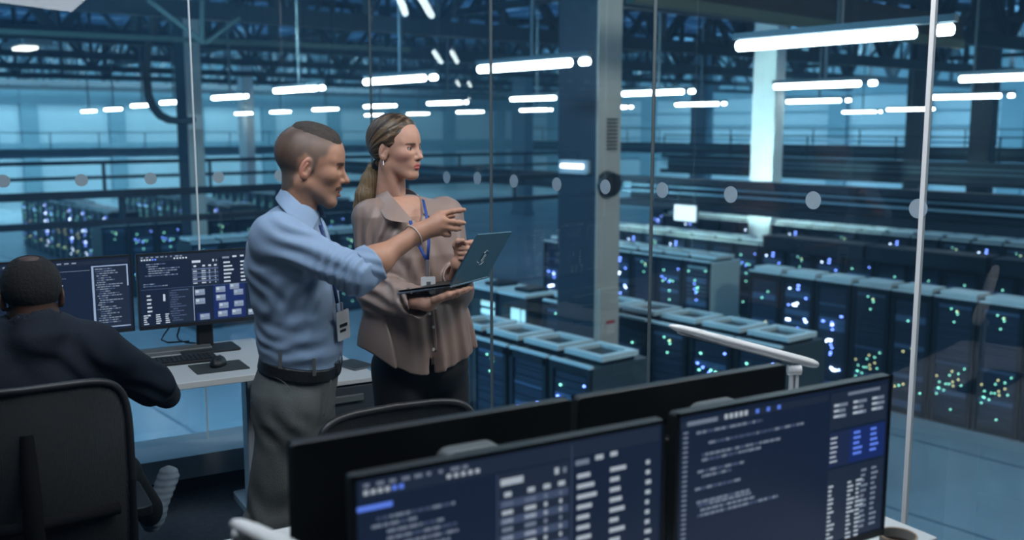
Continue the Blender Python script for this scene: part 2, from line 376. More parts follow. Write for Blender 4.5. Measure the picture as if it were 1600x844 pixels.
# catwalks
def catwalk(name, p, q, label, n, z0=-.5, deckw=1.0, side=None, heavy=False, levels=(0.64, 0.15)):
    t = thing(name, label, 'walkway', p.lerp(q, .5)); off = -p.lerp(q, .5); side = side or Vector((0, 0, 0)); 
    for lz, w in zip(levels, (.13, .11)):
        b = MB(); b.beam(p + Z * lz + off, q + Z * lz + off, w, w, M_catw); b.build('handrail', t)
    for i in range(n + 1):
        b = MB(); c = p.lerp(q, i / n) + off; b.beam(c + Z * z0, c + Z * levels[0], .09, .09, M_catw); b.build('post', t)
    if heavy:
        b = MB(); b.beam(p + Z * (z0 + .2) + off + side * .5, q + Z * (z0 + .2) + off + side * .5, deckw, .12, M_catw)
        b.beam(p + Z * z0 + off, q + Z * z0 + off, .12, .45, M_catw); b.build('deck', t)
    return t
catwalk('railing', H(-12, 17.6, 0), H(17.3, 17.6, 0), 'dark double rail across the hall at left, nearest behind the seated man', 10, z0=.15)
catwalk('railing', H(-26, 34, 0), H(32, 34, 0), 'second thinner dark rail farther behind the seated man', 16, z0=-.3)
def gird(p, q, label, z0, z1, n, rail=.9, mt=M_catw):
    t = thing('catwalk', label, 'walkway', p.lerp(q, .5)); off = -p.lerp(q, .5)
    b = MB(); b.beam(p + Z * z1 + off, q + Z * z1 + off, .35, .14, mt); b.build('upper_beam', t)
    b = MB(); b.beam(p + Z * z0 + off, q + Z * z0 + off, .5, .16, mt); b.build('lower_beam', t)
    b = MB(); m_ = (z0 + z1) / 2
    b.beam(p + Z * m_ + off + U * .3, q + Z * m_ + off + U * .3, .1, (z1 - z0) * .75, mt); b.build('web_plate', t)
    b = MB()
    for k in (0.25, .5): b.beam(p + Z * (z1 - k * (z1 - z0)) + off - U * .05, q + Z * (z1 - k * (z1 - z0)) + off - U * .05, .06, .05, M_hwall2)
    b.build('cable_tray', t)
    if rail:
        b = MB(); b.beam(p + Z * (z1 + rail) + off, q + Z * (z1 + rail) + off, .06, .05, mt); b.build('handrail', t)
        for i in range(n + 1):
            b = MB(); c = p.lerp(q, i / n) + off; b.beam(c + Z * z1, c + Z * (z1 + rail), .05, .05, mt); b.build('post', t)
    return t
gird(H(17.9, 17.6), H(17.9, -12), 'broad dark catwalk crossing the right half of the hall at dot height', -.05, .52, 9, rail=0)
gird(H(33, 30), H(33, -14), 'dark catwalk with handrail behind the broad one at right', -.1, .55, 12, rail=.9)
gird(H(-40, 56), H(34, 56), 'distant blue catwalk with handrail behind the two standing people', 0.30, .62, 30, rail=.9, mt=M_hwall2)
gird(H(46, 56), H(46, -10), 'distant catwalk with handrail below the far wall at right', 0.3, .8, 24, rail=.9)
gird(H(17.9, 17.95), H(17.9, 33), 'dark catwalk section left of the big column above the racks', .25, .52, 6, rail=0)

t = thing('glow_panel', 'glowing white panel in place of a glass reflection, below the broad dark catwalk', 'reflection panel', PD(1071, 333, 21.5), ANG_H)  # added glowing panel standing in for a reflection in the glass
b = MB(); b.rbox((-.30, -.03, -.17), (.30, .0, .17), .02, emat('reflection_panel_face', (.8, .95, 1.0), 1.1), axis=1); b.build('panel_face', t)
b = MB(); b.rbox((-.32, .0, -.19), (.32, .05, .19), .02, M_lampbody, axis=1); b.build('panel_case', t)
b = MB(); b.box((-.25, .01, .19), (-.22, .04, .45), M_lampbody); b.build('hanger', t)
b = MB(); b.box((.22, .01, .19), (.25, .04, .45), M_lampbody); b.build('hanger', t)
_o = ('first', 'second', 'third', 'fourth', 'fifth', 'sixth', 'seventh', 'eighth', 'ninth', 'tenth', 'eleventh', 'twelfth', 'thirteenth', 'fourteenth', 'fifteenth', 'sixteenth', 'seventeenth', 'eighteenth', 'nineteenth',
      'twentieth', 'twenty-first', 'twenty-second', 'twenty-third', 'twenty-fourth', 'twenty-fifth', 'twenty-sixth', 'twenty-seventh', 'twenty-eighth', 'twenty-ninth', 'thirtieth')
# ---------------------------------------------------------------- server racks
RW, RD, RH = 0.74, 1.05, 2.2
def make_rack(variant, ring=True):
    t = thing('server_rack', 'x', 'server rack'); rnd = random.Random(variant * 11 + 3)
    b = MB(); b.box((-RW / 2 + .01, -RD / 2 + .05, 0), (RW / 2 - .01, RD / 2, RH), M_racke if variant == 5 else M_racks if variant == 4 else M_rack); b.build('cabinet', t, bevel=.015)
    b = MB(); fy = -RD / 2
    for x in (-RW / 2 + .04, RW / 2 - .04): b.box((x - .035, fy, .03), (x + .035, fy + .05, RH - .02), M_rack)
    b.box((-RW / 2, fy, RH - .1), (RW / 2, fy + .05, RH), M_rack)
    b.build('door_frame', t)
    b = MB(); z = .12
    while z < RH - .15:
        h = rnd.choice((.045, .09, .09, .13)); m = M_unit if rnd.random() < .75 else M_unit2
        b.box((-.29, fy + .02 + rnd.random() * .015, z + .006), (.29, fy + .05, z + h - .006), m); z += h
    b.build('server_units', t)
    b = MB()
    def led(x, z, w, h, m): b.box((x - w / 2, fy + .005, z - h / 2), (x + w / 2, fy + .02, z + h / 2), m)
    if variant in (0, 3):      # blue column lights
        for k in range(17):
            x = rnd.choice((-.18, .02, .2)) + rnd.uniform(-.02, .02); z = .3 + rnd.random() * 1.75
            led(x, z, rnd.choice((.03, .05)), .022, M_ledb if rnd.random() < .72 else M_ledw)
        for k in range(3): led(rnd.uniform(-.2, .2), .5 + rnd.random() * 1.5, .09, .035, M_ledw)
    elif variant == 1:         # green speckle
        for k in range(22): led(rnd.uniform(-.26, .26), .25 + rnd.random() * 1.85, .018, .015, M_ledg if rnd.random() < .75 else M_ledy)
    elif variant == 2:         # few lights
        for k in range(9): led(rnd.uniform(-.26, .26), .25 + rnd.random() * 1.8, .022, .018, M_ledy if rnd.random() < .6 else M_ledg)
    else:
        for k in range(16): led(rnd.uniform(-.26, .26), .25 + rnd.random() * 1.8, .026, .02, M_ledg if rnd.random() < .5 else M_ledb)
    b.build('status_lights', t)['kind'] = 'stuff'
    b = MB(); zt = RH
    if ring:
        for (x0_, x1_, y0_, y1_) in ((-.34, .34, -.30, -.20), (-.34, .34, .24, .34), (-.34, -.24, -.20, .24), (.24, .34, -.20, .24)):
            b.box((x0_, y0_, zt + .05), (x1_, y1_, zt + .12), M_rackt)
        b.box((-.3, -.26, zt), (.3, .30, zt + .07), M_rack)
    else:
        b.box((-.32, -.42, zt + .03), (.32, .05, zt + .10), M_rackt); b.box((-.28, -.38, zt), (.28, 0, zt + .04), M_rack)
    b.build('fan_cover', t, bevel=.006)
    b = MB(); b.box((-RW / 2, -RD / 2, RH), (RW / 2, -RD / 2 + .06, RH + .035), M_rackt); b.build('top_trim', t)
    return t
RP = {}
def rack(v, ring, r, s, label, group, dz=0):
    k = (v, ring)
    if k not in RP: RP[k] = make_rack(v, ring); o = RP[k]
    else: o = copy_tree(RP[k])
    p = H(r + RD / 2, s, HF + dz); o.location = p; o.rotation_euler = (0, 0, ANG_H); o['label'] = label; o['group'] = group
    return o
rnd = random.Random(5)
names = ('nearest the big column foot', 'second from the big column foot', 'third from the big column foot', 'farthest one, by the woman hip')
for i in range(4):
    rack((4, 3, 1, 0)[i], True, 8.0, 8.75 + .8 * i, 'near dark rack with pale square top frame, ' + names[i], 'near racks below the laptop')
for i in range(6):
    rack(rnd.choice((1, 1, 4, 2)), True, 10.7, 8.0 + .8 * i, 'dark server rack in the row just behind the big column, %s from the right' % _o[i], 'rack row just behind the big column')
for i in range(16):
    s_ = 12.0 - .78 * i; lab = {1: 'rack with blue lit units left of centre in the tall front row at right', 2: 'rack with brightest blue lights in the tall front row at right'}.get(i, 'tall dark rack, %s from the left in the long front row at right' % _o[i])
    rack({0: 2, 1: 0, 2: 3, 3: 1, 4: 2, 5: 1, 6: 1}.get(i, rnd.choice((1, 2, 2))), False, 16.2, s_, lab, 'tall front rack row at right')
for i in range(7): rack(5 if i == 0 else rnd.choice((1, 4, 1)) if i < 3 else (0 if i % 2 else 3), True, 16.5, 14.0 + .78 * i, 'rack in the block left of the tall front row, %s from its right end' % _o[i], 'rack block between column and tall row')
for i in range(30): rack(rnd.choice((1, 2, 0, 4)), True, 20.0, -1 + .78 * i, 'rack in the second row behind the tall front row, %s from its right end' % _o[i], 'second rack row at right')
for i in range(26): rack(rnd.choice((0, 3, 1, 2)), True, 24.6, 2 + .8 * i, 'distant rack in the third row at right, %s from its right end' % _o[i], 'third rack row at right')
for i in range(22): rack(rnd.choice((0, 3, 1, 2)), False, 29.5, 4 + 1.1 * i, 'very distant rack in the fourth row at right, %s from its right end' % _o[i], 'fourth rack row at right')
for j, r_ in enumerate((10.5, 14.8, 19.0)):
    for i in range(14): rack(rnd.choice((0, 4, 2, 4, 2)), rnd.random() < .5, r_ , 35 + .85 * i, 'distant rack in the %s far lengthwise row at left, %s from its near end' % (('leftmost', 'middle', 'rightmost')[j], _o[i]), 'distant lengthwise rack rows %s' % 'abc'[j])
for i in range(2, 17):
    o = rack(rnd.choice((0, 4, 1, 4, 2)), rnd.random() < .4, 8.0 + .82 * i, 30.5, 'rack in the cross row above the desk monitors, %s from the left' % _o[i - 2], 'cross rack row behind the standing pair'); o.rotation_euler = (0, 0, ANG_H + R(90))
    o.location = H(7.6 + .82 * i, 30.5, HF)
for i in range(9):
    o = rack(rnd.choice((0, 3, 0, 1)), True, 8.0 + .82 * i, 25.5, 'blue lit rack in the nearer cross row behind the standing pair, %s from the left' % _o[i], 'nearer cross rack row behind the standing pair'); o.rotation_euler = (0, 0, ANG_H + R(90))
    o.location = H(9.6 + .82 * i, 24.5, HF)
# open cabinets with lit interior between near racks and column
for i, (s_, w) in enumerate(((15.35, 1.9), (13.95, .78), (13.1, .78))):
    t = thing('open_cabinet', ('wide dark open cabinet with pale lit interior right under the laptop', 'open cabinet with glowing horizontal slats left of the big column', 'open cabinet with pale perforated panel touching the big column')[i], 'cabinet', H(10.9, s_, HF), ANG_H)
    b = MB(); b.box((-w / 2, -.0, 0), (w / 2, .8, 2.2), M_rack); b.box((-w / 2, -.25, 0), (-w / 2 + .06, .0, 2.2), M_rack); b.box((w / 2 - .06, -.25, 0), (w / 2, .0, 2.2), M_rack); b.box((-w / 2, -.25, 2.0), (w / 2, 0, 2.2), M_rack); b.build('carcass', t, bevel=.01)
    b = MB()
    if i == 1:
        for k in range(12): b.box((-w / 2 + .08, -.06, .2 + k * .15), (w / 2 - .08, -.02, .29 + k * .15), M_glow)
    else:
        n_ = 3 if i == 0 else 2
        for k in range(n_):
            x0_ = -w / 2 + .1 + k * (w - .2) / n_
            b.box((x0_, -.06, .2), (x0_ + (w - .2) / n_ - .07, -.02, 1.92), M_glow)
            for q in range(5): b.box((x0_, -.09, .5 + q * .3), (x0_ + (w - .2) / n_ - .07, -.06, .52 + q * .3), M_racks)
    b.build('glow_panel', t)
    b = MB(); b.box((-w / 2, -.3, 2.2), (w / 2, .5, 2.24), M_rackt); b.box((-w / 4, -.05, 2.24), (w / 4, .4, 2.3), M_rack); b.build('top_trim', t)
# box stack on second row
for i in range(3):
    p = H(18.9, 12.6 - i * 2.6, HF + RH + .13)
    t = thing('cable_trough', 'long black cable trough lying on the second rack row, %s from the left' % ('first', 'second', 'third')[i], 'cable trough', p, ANG_H, 'black troughs over the racks')
    b = MB(); b.box((-1.25, -.3, 0), (1.25, .3, .28), M_catw); b.build('trough', t, bevel=.02)
    b = MB(); b.box((-1.25, -.33, .28), (1.25, .33, .31), M_catw); b.build('lid', t)
# ---------------------------------------------------------------- control room shell
M_carpet = mat('blue_grey_carpet', (0.05, 0.065, 0.085), 0.95, noise=0.5, nscale=30, bump=.5, bscale=200)
M_sill = mat('white_sill', (0.55, 0.62, 0.68), 0.45, noise=.05, nscale=3)
M_kick = mat('dark_skirting', (0.035, 0.05, 0.065), 0.6)
M_rwall = mat('room_wall_paint', (0.05, 0.06, 0.075), 0.8, noise=.1, nscale=2)
M_lit_edge = mat('lit_joint_edge', (0.95, 0.95, 0.95), 0.3, 0.0)  # light caught on the glass edge, put into a near-white colour
M_seal = mat('grey_joint_seal', (0.10, 0.13, 0.15), 0.4)
def glass_mat(name, tint=(0.93, 0.98, 1.0), k=1.0):
    m = bpy.data.materials.new(name); m.use_nodes = True; nt = m.node_tree; N = nt.nodes; L = nt.links
    for n in list(N): N.remove(n)
    out = N.new('ShaderNodeOutputMaterial'); mx = N.new('ShaderNodeMixShader'); tr = N.new('ShaderNodeBsdfTransparent'); gl = N.new('ShaderNodeBsdfGlossy')
    lw = N.new('ShaderNodeLayerWeight'); lw.inputs[0].default_value = .5
    fr = N.new('ShaderNodeMath'); fr.operation = 'POWER'; fr.inputs[1].default_value = 4.2; L.new(lw.outputs['Facing'], fr.inputs[0])
    mt = N.new('ShaderNodeMapRange'); mt.inputs[3].default_value = .07 * k; mt.inputs[4].default_value = 1.0
    tr.inputs[0].default_value = (*tint, 1); gl.inputs['Roughness'].default_value = 0.0
    L.new(fr.outputs[0], mt.inputs[0]); L.new(mt.outputs[0], mx.inputs[0]); L.new(tr.outputs[0], mx.inputs[1]); L.new(gl.outputs[0], mx.inputs[2]); L.new(mx.outputs[0], out.inputs[0])
    return m
M_glass = glass_mat('window_glass', k=1.0)
C0 = Vector((1.21, 2.92, 0)); GU = Vector((-0.63, 0.776, 0)).normalized(); GN = Vector((0.776, 0.63, 0)).normalized()   # right glass, runs toward the corner
L0 = Vector((-2.28, 4.44, 0)); LU = RR; LN = NN
def isect(p, u, q, v):
    # p+u*a = q+v*b
    d = u.x * (-v.y) - u.y * (-v.x); w = q - p
    a = (w.x * (-v.y) - w.y * (-v.x)) / d
    return p + u * a, a
KC, uK = isect(C0, GU, L0, LU)
RB = C0 - GU * 4.6; LB = KC - LU * 6.2
b = MB(); fl = [KC, RB, Vector((RB.x, -3, 0)), Vector((LB.x, -3, 0)), LB]
b.face([p for p in fl], M_carpet); b.face([p - Z * .35 for p in fl], M_sill)
for i in range(5): p, q = fl[i], fl[(i + 1) % 5]; b.face([p, q, q - Z * .35, p - Z * .35], M_sill)
o = b.build('floor'); tag(o, kind='structure')
CH = 3.05
b = MB(); b.face([p + Z * CH for p in fl], M_rwall); b.face([p + Z * (CH + .3) for p in fl], M_rwall)
for i in range(5): p, q = fl[i], fl[(i + 1) % 5]; b.face([p + Z * CH, q + Z * CH, q + Z * (CH + .3), p + Z * (CH + .3)], M_rwall)
o = b.build('ceiling'); tag(o, kind='structure')
for nm, p, q in (('wall_back', fl[3], fl[2]), ('wall_right_room', fl[2], fl[1]), ('wall_left', fl[4], fl[3])):
    b = MB(); b.beam(p + Z * CH / 2, q + Z * CH / 2, .1, CH, M_rwall); o = b.build(nm); tag(o, kind='structure')
# sills
def sill(name, p, q, n):
    d = (q - p); b = MB(); c = (p + q) / 2; 
    b.frame_box(c + Z * .145 - n * .06, d, n * .36, Z * .11, M_sill)
    b.frame_box(c + Z * .045 - n * .02, d, n * .28, Z * .09, M_kick)
    o = b.build(name); tag(o, kind='structure')
sill('trim_1', LB, KC, LN); sill('trim_2', KC, RB, GN)
# glass panes + joints
def pane(name, p, q):
    b = MB(); d = (q - p); n = d.normalized()
    b.face([p + n * .004 + Z * .2, q - n * .004 + Z * .2, q - n * .004 + Z * CH, p + n * .004 + Z * CH], M_glass)
    o = b.build(name); tag(o, kind='structure'); return o
us = [-4.6, -3.4, -2.25, -1.15, 0, 1.08, 2.07, uK]
k = 1
for a_, b_ in zip(us[:-1], us[1:]): pane('window_%d' % k, C0 + GU * a_, C0 + GU * b_); k += 1
lx = [0, -1.12 + .0, -2.25, -3.4, -4.6, -6.2]
# left glass seam seen at x=301..317
t_ = isect(Vector((0, 0, 0)), Vector(((308 - 800) / F, 1, 0)), L0, LU)[0]
sL = -(KC - t_).length
lx = [0, sL, sL - 1.15, sL - 2.3, -6.2]
for a_, b_ in zip(lx[:-1], lx[1:]): pane('window_%d' % k, KC + LU * a_, KC + LU * b_); k += 1
k = 3
for u_ in us[1:-1]:
    b = MB(); m = M_lit_edge if abs(u_) < .01 else M_seal
    w = .014 if abs(u_) < .01 else .0055
    b.frame_box(C0 + GU * u_ + Z * (CH + .2) / 2, GU * w, GN * .014, Z * (CH - .2), m); o = b.build('trim_%d' % k); tag(o, kind='structure'); k += 1
for s_ in lx[1:-1]:
    b = MB(); b.frame_box(KC + LU * s_ + Z * (CH + .2) / 2, LU * .007, LN * .014, Z * (CH - .2), M_lit_edge); o = b.build('trim_%d' % k); tag(o, kind='structure'); k += 1
b = MB(); b.frame_box(KC + Z * (CH + .2) / 2, LU * .009, LN * .012, Z * (CH - .2), M_seal); o = b.build('trim_%d' % k); tag(o, kind='structure')
# frosted dots
M_dot = mat('frosted_dot_film', (0.36, 0.46, 0.54), 0.6, noise=.08, nscale=60)
def dot(base, u, n, px, py, label):
    d = ray(px, py); o_, a_ = isect(Vector((0, 0, 0)), Vector((d.x, d.y, 0)), base, u)
    z = CAMZ + d.z * a_
    c = Vector((o_.x, o_.y, z)) - n * .004; b = MB(); r_ = .029
    ring = [Vector((0, 0, 0)) + u * r_ * math.cos(t) + Z * r_ * math.sin(t) for t in [2 * math.pi * i / 28 for i in range(28)]]
    vs_ = ring + [p - n * .0012 for p in ring]
    b.raw(vs_, [tuple(range(28)), tuple(range(28, 56))] + [(i, (i + 1) % 28, 28 + (i + 1) % 28, 28 + i) for i in range(28)], M_dot)
    o = b.build('frosted_dot', loc=c); tag(o, label, 'window dot', 'frosted dots on the glass wall')
DR = [(699, 277), (747, 278.5), (804, 283), (871, 288), (947, 292), (1036, 297), (1143, 304), (1272, 313), (1436, 326)]
dl = ['frosted dot on the glass left of the glass joint by the woman shoulder', 'frosted dot just left of the dark glass joint above the laptop', 'frosted dot between the glass joint and the big column',
      'frosted dot on the left edge of the big column', 'frosted dot in front of the round alarm on the big column', 'frosted dot right of the glass joint beside the big column',
      'frosted dot left of the pale lit column', 'second largest frosted dot on the right glass', 'largest frosted dot, sitting on the bright glass joint']
for (px, py), l in zip(DR, dl): dot(C0, GU, GN, px, py, l)
for (px, py), l in zip([(5, 283), (127, 281.5), (235, 279), (341, 277), (437, 274)], ['frosted dot cut by the left picture edge', 'frosted dot second from the left picture edge', 'frosted dot above the seated man right monitor',
     'frosted dot just right of the bright left glass joint', 'frosted dot against the back of the standing man neck']): dot(L0, LU, LN, px, py, l)
# ---------------------------------------------------------------- control room furniture
M_screen = mat('screen_dark', (0.006, 0.009, 0.018), 0.25, emit=(0.018, 0.035, 0.085), es=.42)
M_screen2 = mat('screen_panel', (0.006, 0.009, 0.018), 0.3, emit=(0.03, 0.05, 0.10), es=.42)
M_screenb = mat('screen_blue_panel', (0.006, 0.009, 0.03), 0.3, emit=(0.02, 0.05, 0.26), es=.42)
M_tx = {'w': emat('screen_text_white', (0.55, 0.62, 0.70), .55), 'g': emat('screen_text_grey', (0.22, 0.27, 0.36), .55), 'b': emat('screen_text_blue', (0.10, 0.2, 0.75), .9),
        'd': emat('screen_text_dim', (0.085, 0.12, 0.22), .45), 'p': M_screen2, 'B': M_screenb, 's': emat('screen_scrollbar', (0.25, 0.32, 0.45), .8)}
M_back = mat('monitor_back', (0.016, 0.017, 0.017), 0.42, noise=.1, nscale=30)
M_bez = mat('monitor_bezel', (0.02, 0.023, 0.028), 0.35)
M_stand = mat('monitor_stand_grey', (0.16, 0.18, 0.19), 0.4, .3)
M_lamp = mat('lamp_white', (0.80, 0.80, 0.80), 0.4, noise=.03, nscale=5)
M_lampm = mat('lamp_steel', (0.45, 0.47, 0.5), 0.3, .8)

def monitor(a, b_, ztop, w, h, label, content=None, away=False, base_z=.75, rot=0, standz=None, darkstand=False):
    t = thing('monitor', label, 'monitor', K(a, b_, base_z), ANG_R + (math.pi if away else 0) + rot)
    z1 = ztop - base_z; z0 = z1 - h
    m = MB(); m.rbox((-w / 2, 0, z0), (w / 2, .022, z1), .008, M_back, axis=1); m.build('housing', t, bevel=.002)
    m = MB(); bz = .008
    for lo, hi in (((-w / 2, z0), (w / 2, z0 + .016)), ((-w / 2, z1 - bz), (w / 2, z1)), ((-w / 2, z0), (-w / 2 + bz, z1)), ((w / 2 - bz, z0), (w / 2, z1))):
        m.box((lo[0], -.004, lo[1]), (hi[0], .001, hi[1]), M_bez)
    m.build('bezel', t)
    m = MB(); x0, x1, y0, y1 = -w / 2 + bz, w / 2 - bz, z0 + .016, z1 - bz
    m.box((x0, -.0015, y0), (x1, .0005, y1), M_screen)
    for q in (content or []):
        u0, v0, u1, v1, k = q[:5]; dp = .0018 if k in 'pB' else .0024
        m.face([(x0 + (x1 - x0) * u, -dp, y1 - (y1 - y0) * v) for u, v in ((u0, v0), (u1, v0), (u1, v1), (u0, v1))], M_tx[k])
    m.build('screen', t)
    m = MB(); m.rbox((-w * .3, .022, z0 + h * .12), (w * .3, .05, z0 + h * .7), .03, M_back, axis=1); m.build('rear_cover', t, bevel=.006)
    ms = M_black if darkstand else M_stand
    sz = standz or (z0 + h * .6)
    m = MB(); m.rbox((-.038, .06, .008), (.038, .095, sz), .012, ms, axis=2)
    if standz: m.rbox((-.085, .06, sz - .03), (.035, .10, sz + .015), .022, ms, axis=1)
    m.build('stand_neck', t, bevel=.004)
    m = MB(); m.box((-.03, .045, z0 + h * .4), (.03, .07, z0 + h * .55), ms); m.build('mount', t)
    m = MB(); m.rbox((-.13, -.07, 0), (.13, .10, .010), .015, ms); m.build('stand_base', t, bevel=.002)
    return t
rs = random.Random(9)
def code(u0, v0, u1, n, dv, key='g', seed=1, h=.45, indent=.04):
    r_ = random.Random(seed); out = []
    for i in range(n):
        u = u0 + indent * r_.randint(0, 3) * (u1 - u0); v = v0 + i * dv; end = u + (u1 - u) * r_.uniform(.25, .95)
        while u < end:
            l = r_.uniform(.008, .03); out.append((u, v, min(u + l, end), v + dv * h, r_.choice((key, key, 'd')))); u += l + .004
    return out
def cells(u0, v0, cols, n, dv, key='w', w=(.03, .05), h=.5, seed=1):
    r_ = random.Random(seed); out = []
    for i in range(n):
        for c in cols: out.append((u0 + c, v0 + i * dv, u0 + c + r_.uniform(*w), v0 + i * dv + dv * h, key))
    return out
def header(n1=9, v=.02):
    o = [(.01, v - .012, .99, v + .07, 'p')]
    r_ = random.Random(3)
    for i in range(n1): o.append((.02 + i * .036, v, .02 + i * .036 + r_.uniform(.012, .03), v + .018, 'g'))
    for i in range(6): o.append((.02 + i * .02, v + .032, .033 + i * .02, v + .055, 'w' if i < 4 else 'b'))
    for i in range(5): o.append((.26 + i * .022, v + .03, .273 + i * .022, v + .052, 'w'))
    return o
def table_pane(u0, u1, v0, v1, n):
    o = [(u0, v0, u1, v1, 'p')]; W = u1 - u0
    o += [(u0 + .03 * W, v0 + .03, u0 + .34 * W, v0 + .065, 'w'), (u0 + .78 * W, v0 + .025, u0 + .84 * W, v0 + .06, 'w'), (u0 + .9 * W, v0 + .03, u0 + .95 * W, v0 + .06, 'g')]
    o += [(u0 + c * W, v0 + .10, u0 + (c + .1) * W, v0 + .125, 'w') for c in (.08, .4, .62, .83)]
    dv = (v1 - v0 - .16) / n
    for i in range(n):
        v = v0 + .15 + i * dv
        if i % 2 == 0: o.append((u0 + .02 * W, v - dv * .2, u1 - .02 * W, v + dv * .7, 'd'))
        for c, w in ((.05, .15), (.36, .16), (.63, .05), (.85, .04)): o.append((u0 + c * W, v, u0 + (c + w) * W, v + dv * .5, 'w' if i % 3 else 'g'))
    return o
def list_pane(u0, u1, v0, n, dv):
    W = u1 - u0; r_ = random.Random(8); o = [(u0 + .03 * W, v0, u0 + .18 * W, v0 + .028, 'g'), (u0 + .25 * W, v0 - .008, u0 + .34 * W, v0 + .018, 'w'), (u0 + .42 * W, v0 - .01, u0 + .5 * W, v0 + .015, 'w')]
    for i in range(n):
        v = v0 + .075 + i * dv
        for c, w in ((.05, .2), (.42, .17), (.84, .07)): o.append((u0 + c * W, v, u0 + c * W + w * W * r_.uniform(.6, 1.1), v + dv * .42, 'w'))
    return o
c_left = header() + [(.0, .125, .10, .15, 'b')] + code(.04, .19, .40, 11, .035, 'g', 3) + code(.03, .62, .36, 8, .035, 'g', 5) + table_pane(.42, .66, .10, .66, 9) + list_pane(.67, .99, .11, 9, .056) + \
    [(.665, .02, .668, .98, 'd'), (.415, .10, .418, .98, 'd'), (.86, .83, .99, .86, 'b')]
c_right = [(.0, .03, .68, .07, 'p'), (.03, .035, .16, .06, 'g')] + [(.19 + i * .022, .03, .205 + i * .022, .06, 'w') for i in range(5)] + [(.33 + i * .05, .035, .345 + i * .05, .06, 'b') for i in range(3)] + \
    [(.015, .09 + i * .028, .035, .102 + i * .028, 'g') for i in range(30)]
for v, n, e in ((.10, 1, .5), (.17, 1, .56), (.235, 2, .4), (.33, 1, .28), (.36, 1, .44), (.43, 1, .42), (.51, 1, .26), (.53, 3, .4)):
    c_right += code(.07, v, e + .1, n, .03, 'g', int(v * 100), .55, .03)
c_right += [(.695, .03, .99, .26, 'p'), (.695, .28, .99, .50, 'B'), (.695, .28, .80, .50, 'p'), (.695, .52, .99, .99, 'p'), (.78, .04, .95, .06, 'g')] + \
    cells(.71, .10, (0, .10, .20), 3, .035, 'w', (.02, .06), .5, 4) + cells(.735, .10, (.0, .10, .20), 3, .035, 'g', (.03, .05), .6, 6) + cells(.70, .31, (0,), 6, .03, 'w', (.03, .05), .4, 4) + \
    cells(.82, .30, (0, .09), 5, .034, 'b', (.03, .05), .5, 4) + cells(.70, .62, (0, .10, .145), 14, .028, 'w', (.015, .045), .5, 7) + cells(.87, .56, (0, .055), 12, .034, 'g', (.02, .04), .5, 9)
c_net = header() + code(.03, .12, .37, 6, .032, 'g', 13) + code(.03, .40, .3, 2, .03, 'g', 2) + table_pane(.39, .60, .08, .47, 8) + list_pane(.62, .98, .08, 6, .055) + \
    [(.01, .48, .99, .485, 'd'), (.21, .50, .39, .98, 'p'), (.395, .48, .40, .98, 's'), (.55, .49, .80, .98, 'B'), (.86, .49, .99, .80, 'B'), (.42, .87, .52, .98, 'B')] + code(.22, .51, .38, 14, .033, 'd', 23) + \
    cells(.05, .56, (0,), 6, .055, 'w', (.02, .045), .4, 3) + [(.17, .56, .185, .66, 'w')] + cells(.02, .84, (0, .09, .16), 5, .03, 'w', (.02, .04), .5, 3)
for u, v in ((.41, .53), (.41, .66), (.57, .51), (.68, .48), (.57, .63), (.71, .57), (.59, .75), (.71, .74), (.58, .87), (.69, .86), (.86, .53), (.85, .63), (.44, .89), (.82, .88)):
    c_net += [(u, v, u + .075, v + .085, 'g'), (u + .035, v + .008, u + .072, v + .04, 's'), (u + .005, v + .012, u + .03, v + .05, 'w')]
c_code = [(.0, .03, .99, .075, 'p')] + [(.05 + i * .05, .035, .08 + i * .05, .055, 'g') for i in range(12)] + [(.3, .15, .72, .155, 'g')] + code(.42, .24, .62, 1, .03, 'w', 3) + code(.42, .30, .60, 2, .03, 'w', 4) + code(.03, .24, .2, 5, .03, 'w', 4) + \
    [(.73, .10, .985, .96, 'p'), (.73, .10, .745, .96, 's'), (.73, .10, .985, .115, 's'), (.73, .95, .985, .965, 's')] + code(.755, .14, .96, 25, .031, 'g', 31) + [(.975, .1, .985, .4, 's')]
monitor(.815, 1.37, 1.237, .605, .36, 'front left monitor turned to the camera, showing tables and code', c_left)
monitor(1.45, 1.385, 1.237, .59, .36, 'front right monitor turned to the camera, showing a dark text window', c_right)
monitor(.77, 1.60, 1.232, .565, .36, 'black back of the monitor behind the front left screen', None, True, standz=.432)
monitor(1.35, 1.60, 1.232, .565, .36, 'black back of the monitor behind the front right screen, beside the white lamp', None, True, standz=.432)
monitor(1.035, 4.55, 1.212, .595, .34, 'right monitor on the window desk showing a blue network diagram', c_net, darkstand=True)
monitor(.42, 4.55, 1.212, .60, .34, 'left monitor on the window desk, half hidden by the seated head', c_code, darkstand=True, rot=R(2))

def desk(label, a0, a1, b0, b1, legs, mt=M_white):
    t = thing('desk', label, 'desk', K((a0 + a1) / 2, (b0 + b1) / 2), ANG_R); w, d = (a1 - a0) / 2, (b1 - b0) / 2
    m = MB(); m.rbox((-w, -d, .722), (w, d, .75), .01, mt); m.build('tabletop', t, bevel=.003)
    for x in legs:
        lx_ = x - (a0 + a1) / 2
        m = MB(); m.rbox((lx_ - .035, -.045, .03), (lx_ + .035, .045, .70), .008, M_sill); m.rbox((lx_ - .04, -d + .1, .0), (lx_ + .04, d - .1, .035), .02, M_sill); m.box((lx_ - .03, -d + .15, .69), (lx_ + .03, d - .15, .722), M_sill)
        m.build('leg', t, bevel=.003)
    m = MB(); m.box((legs[0] - (a0 + a1) / 2, -.03, .65), (legs[-1] - (a0 + a1) / 2, .03, .70), M_kick); m.build('cross_bar', t)
    return t
desk('white desk under the two front screens', .28, 2.02, .78, 1.475, (.45, 1.85))
desk('white desk under the two monitor backs and the white lamp', .55, 2.10, 1.50, 2.38, (.66, 1.9))
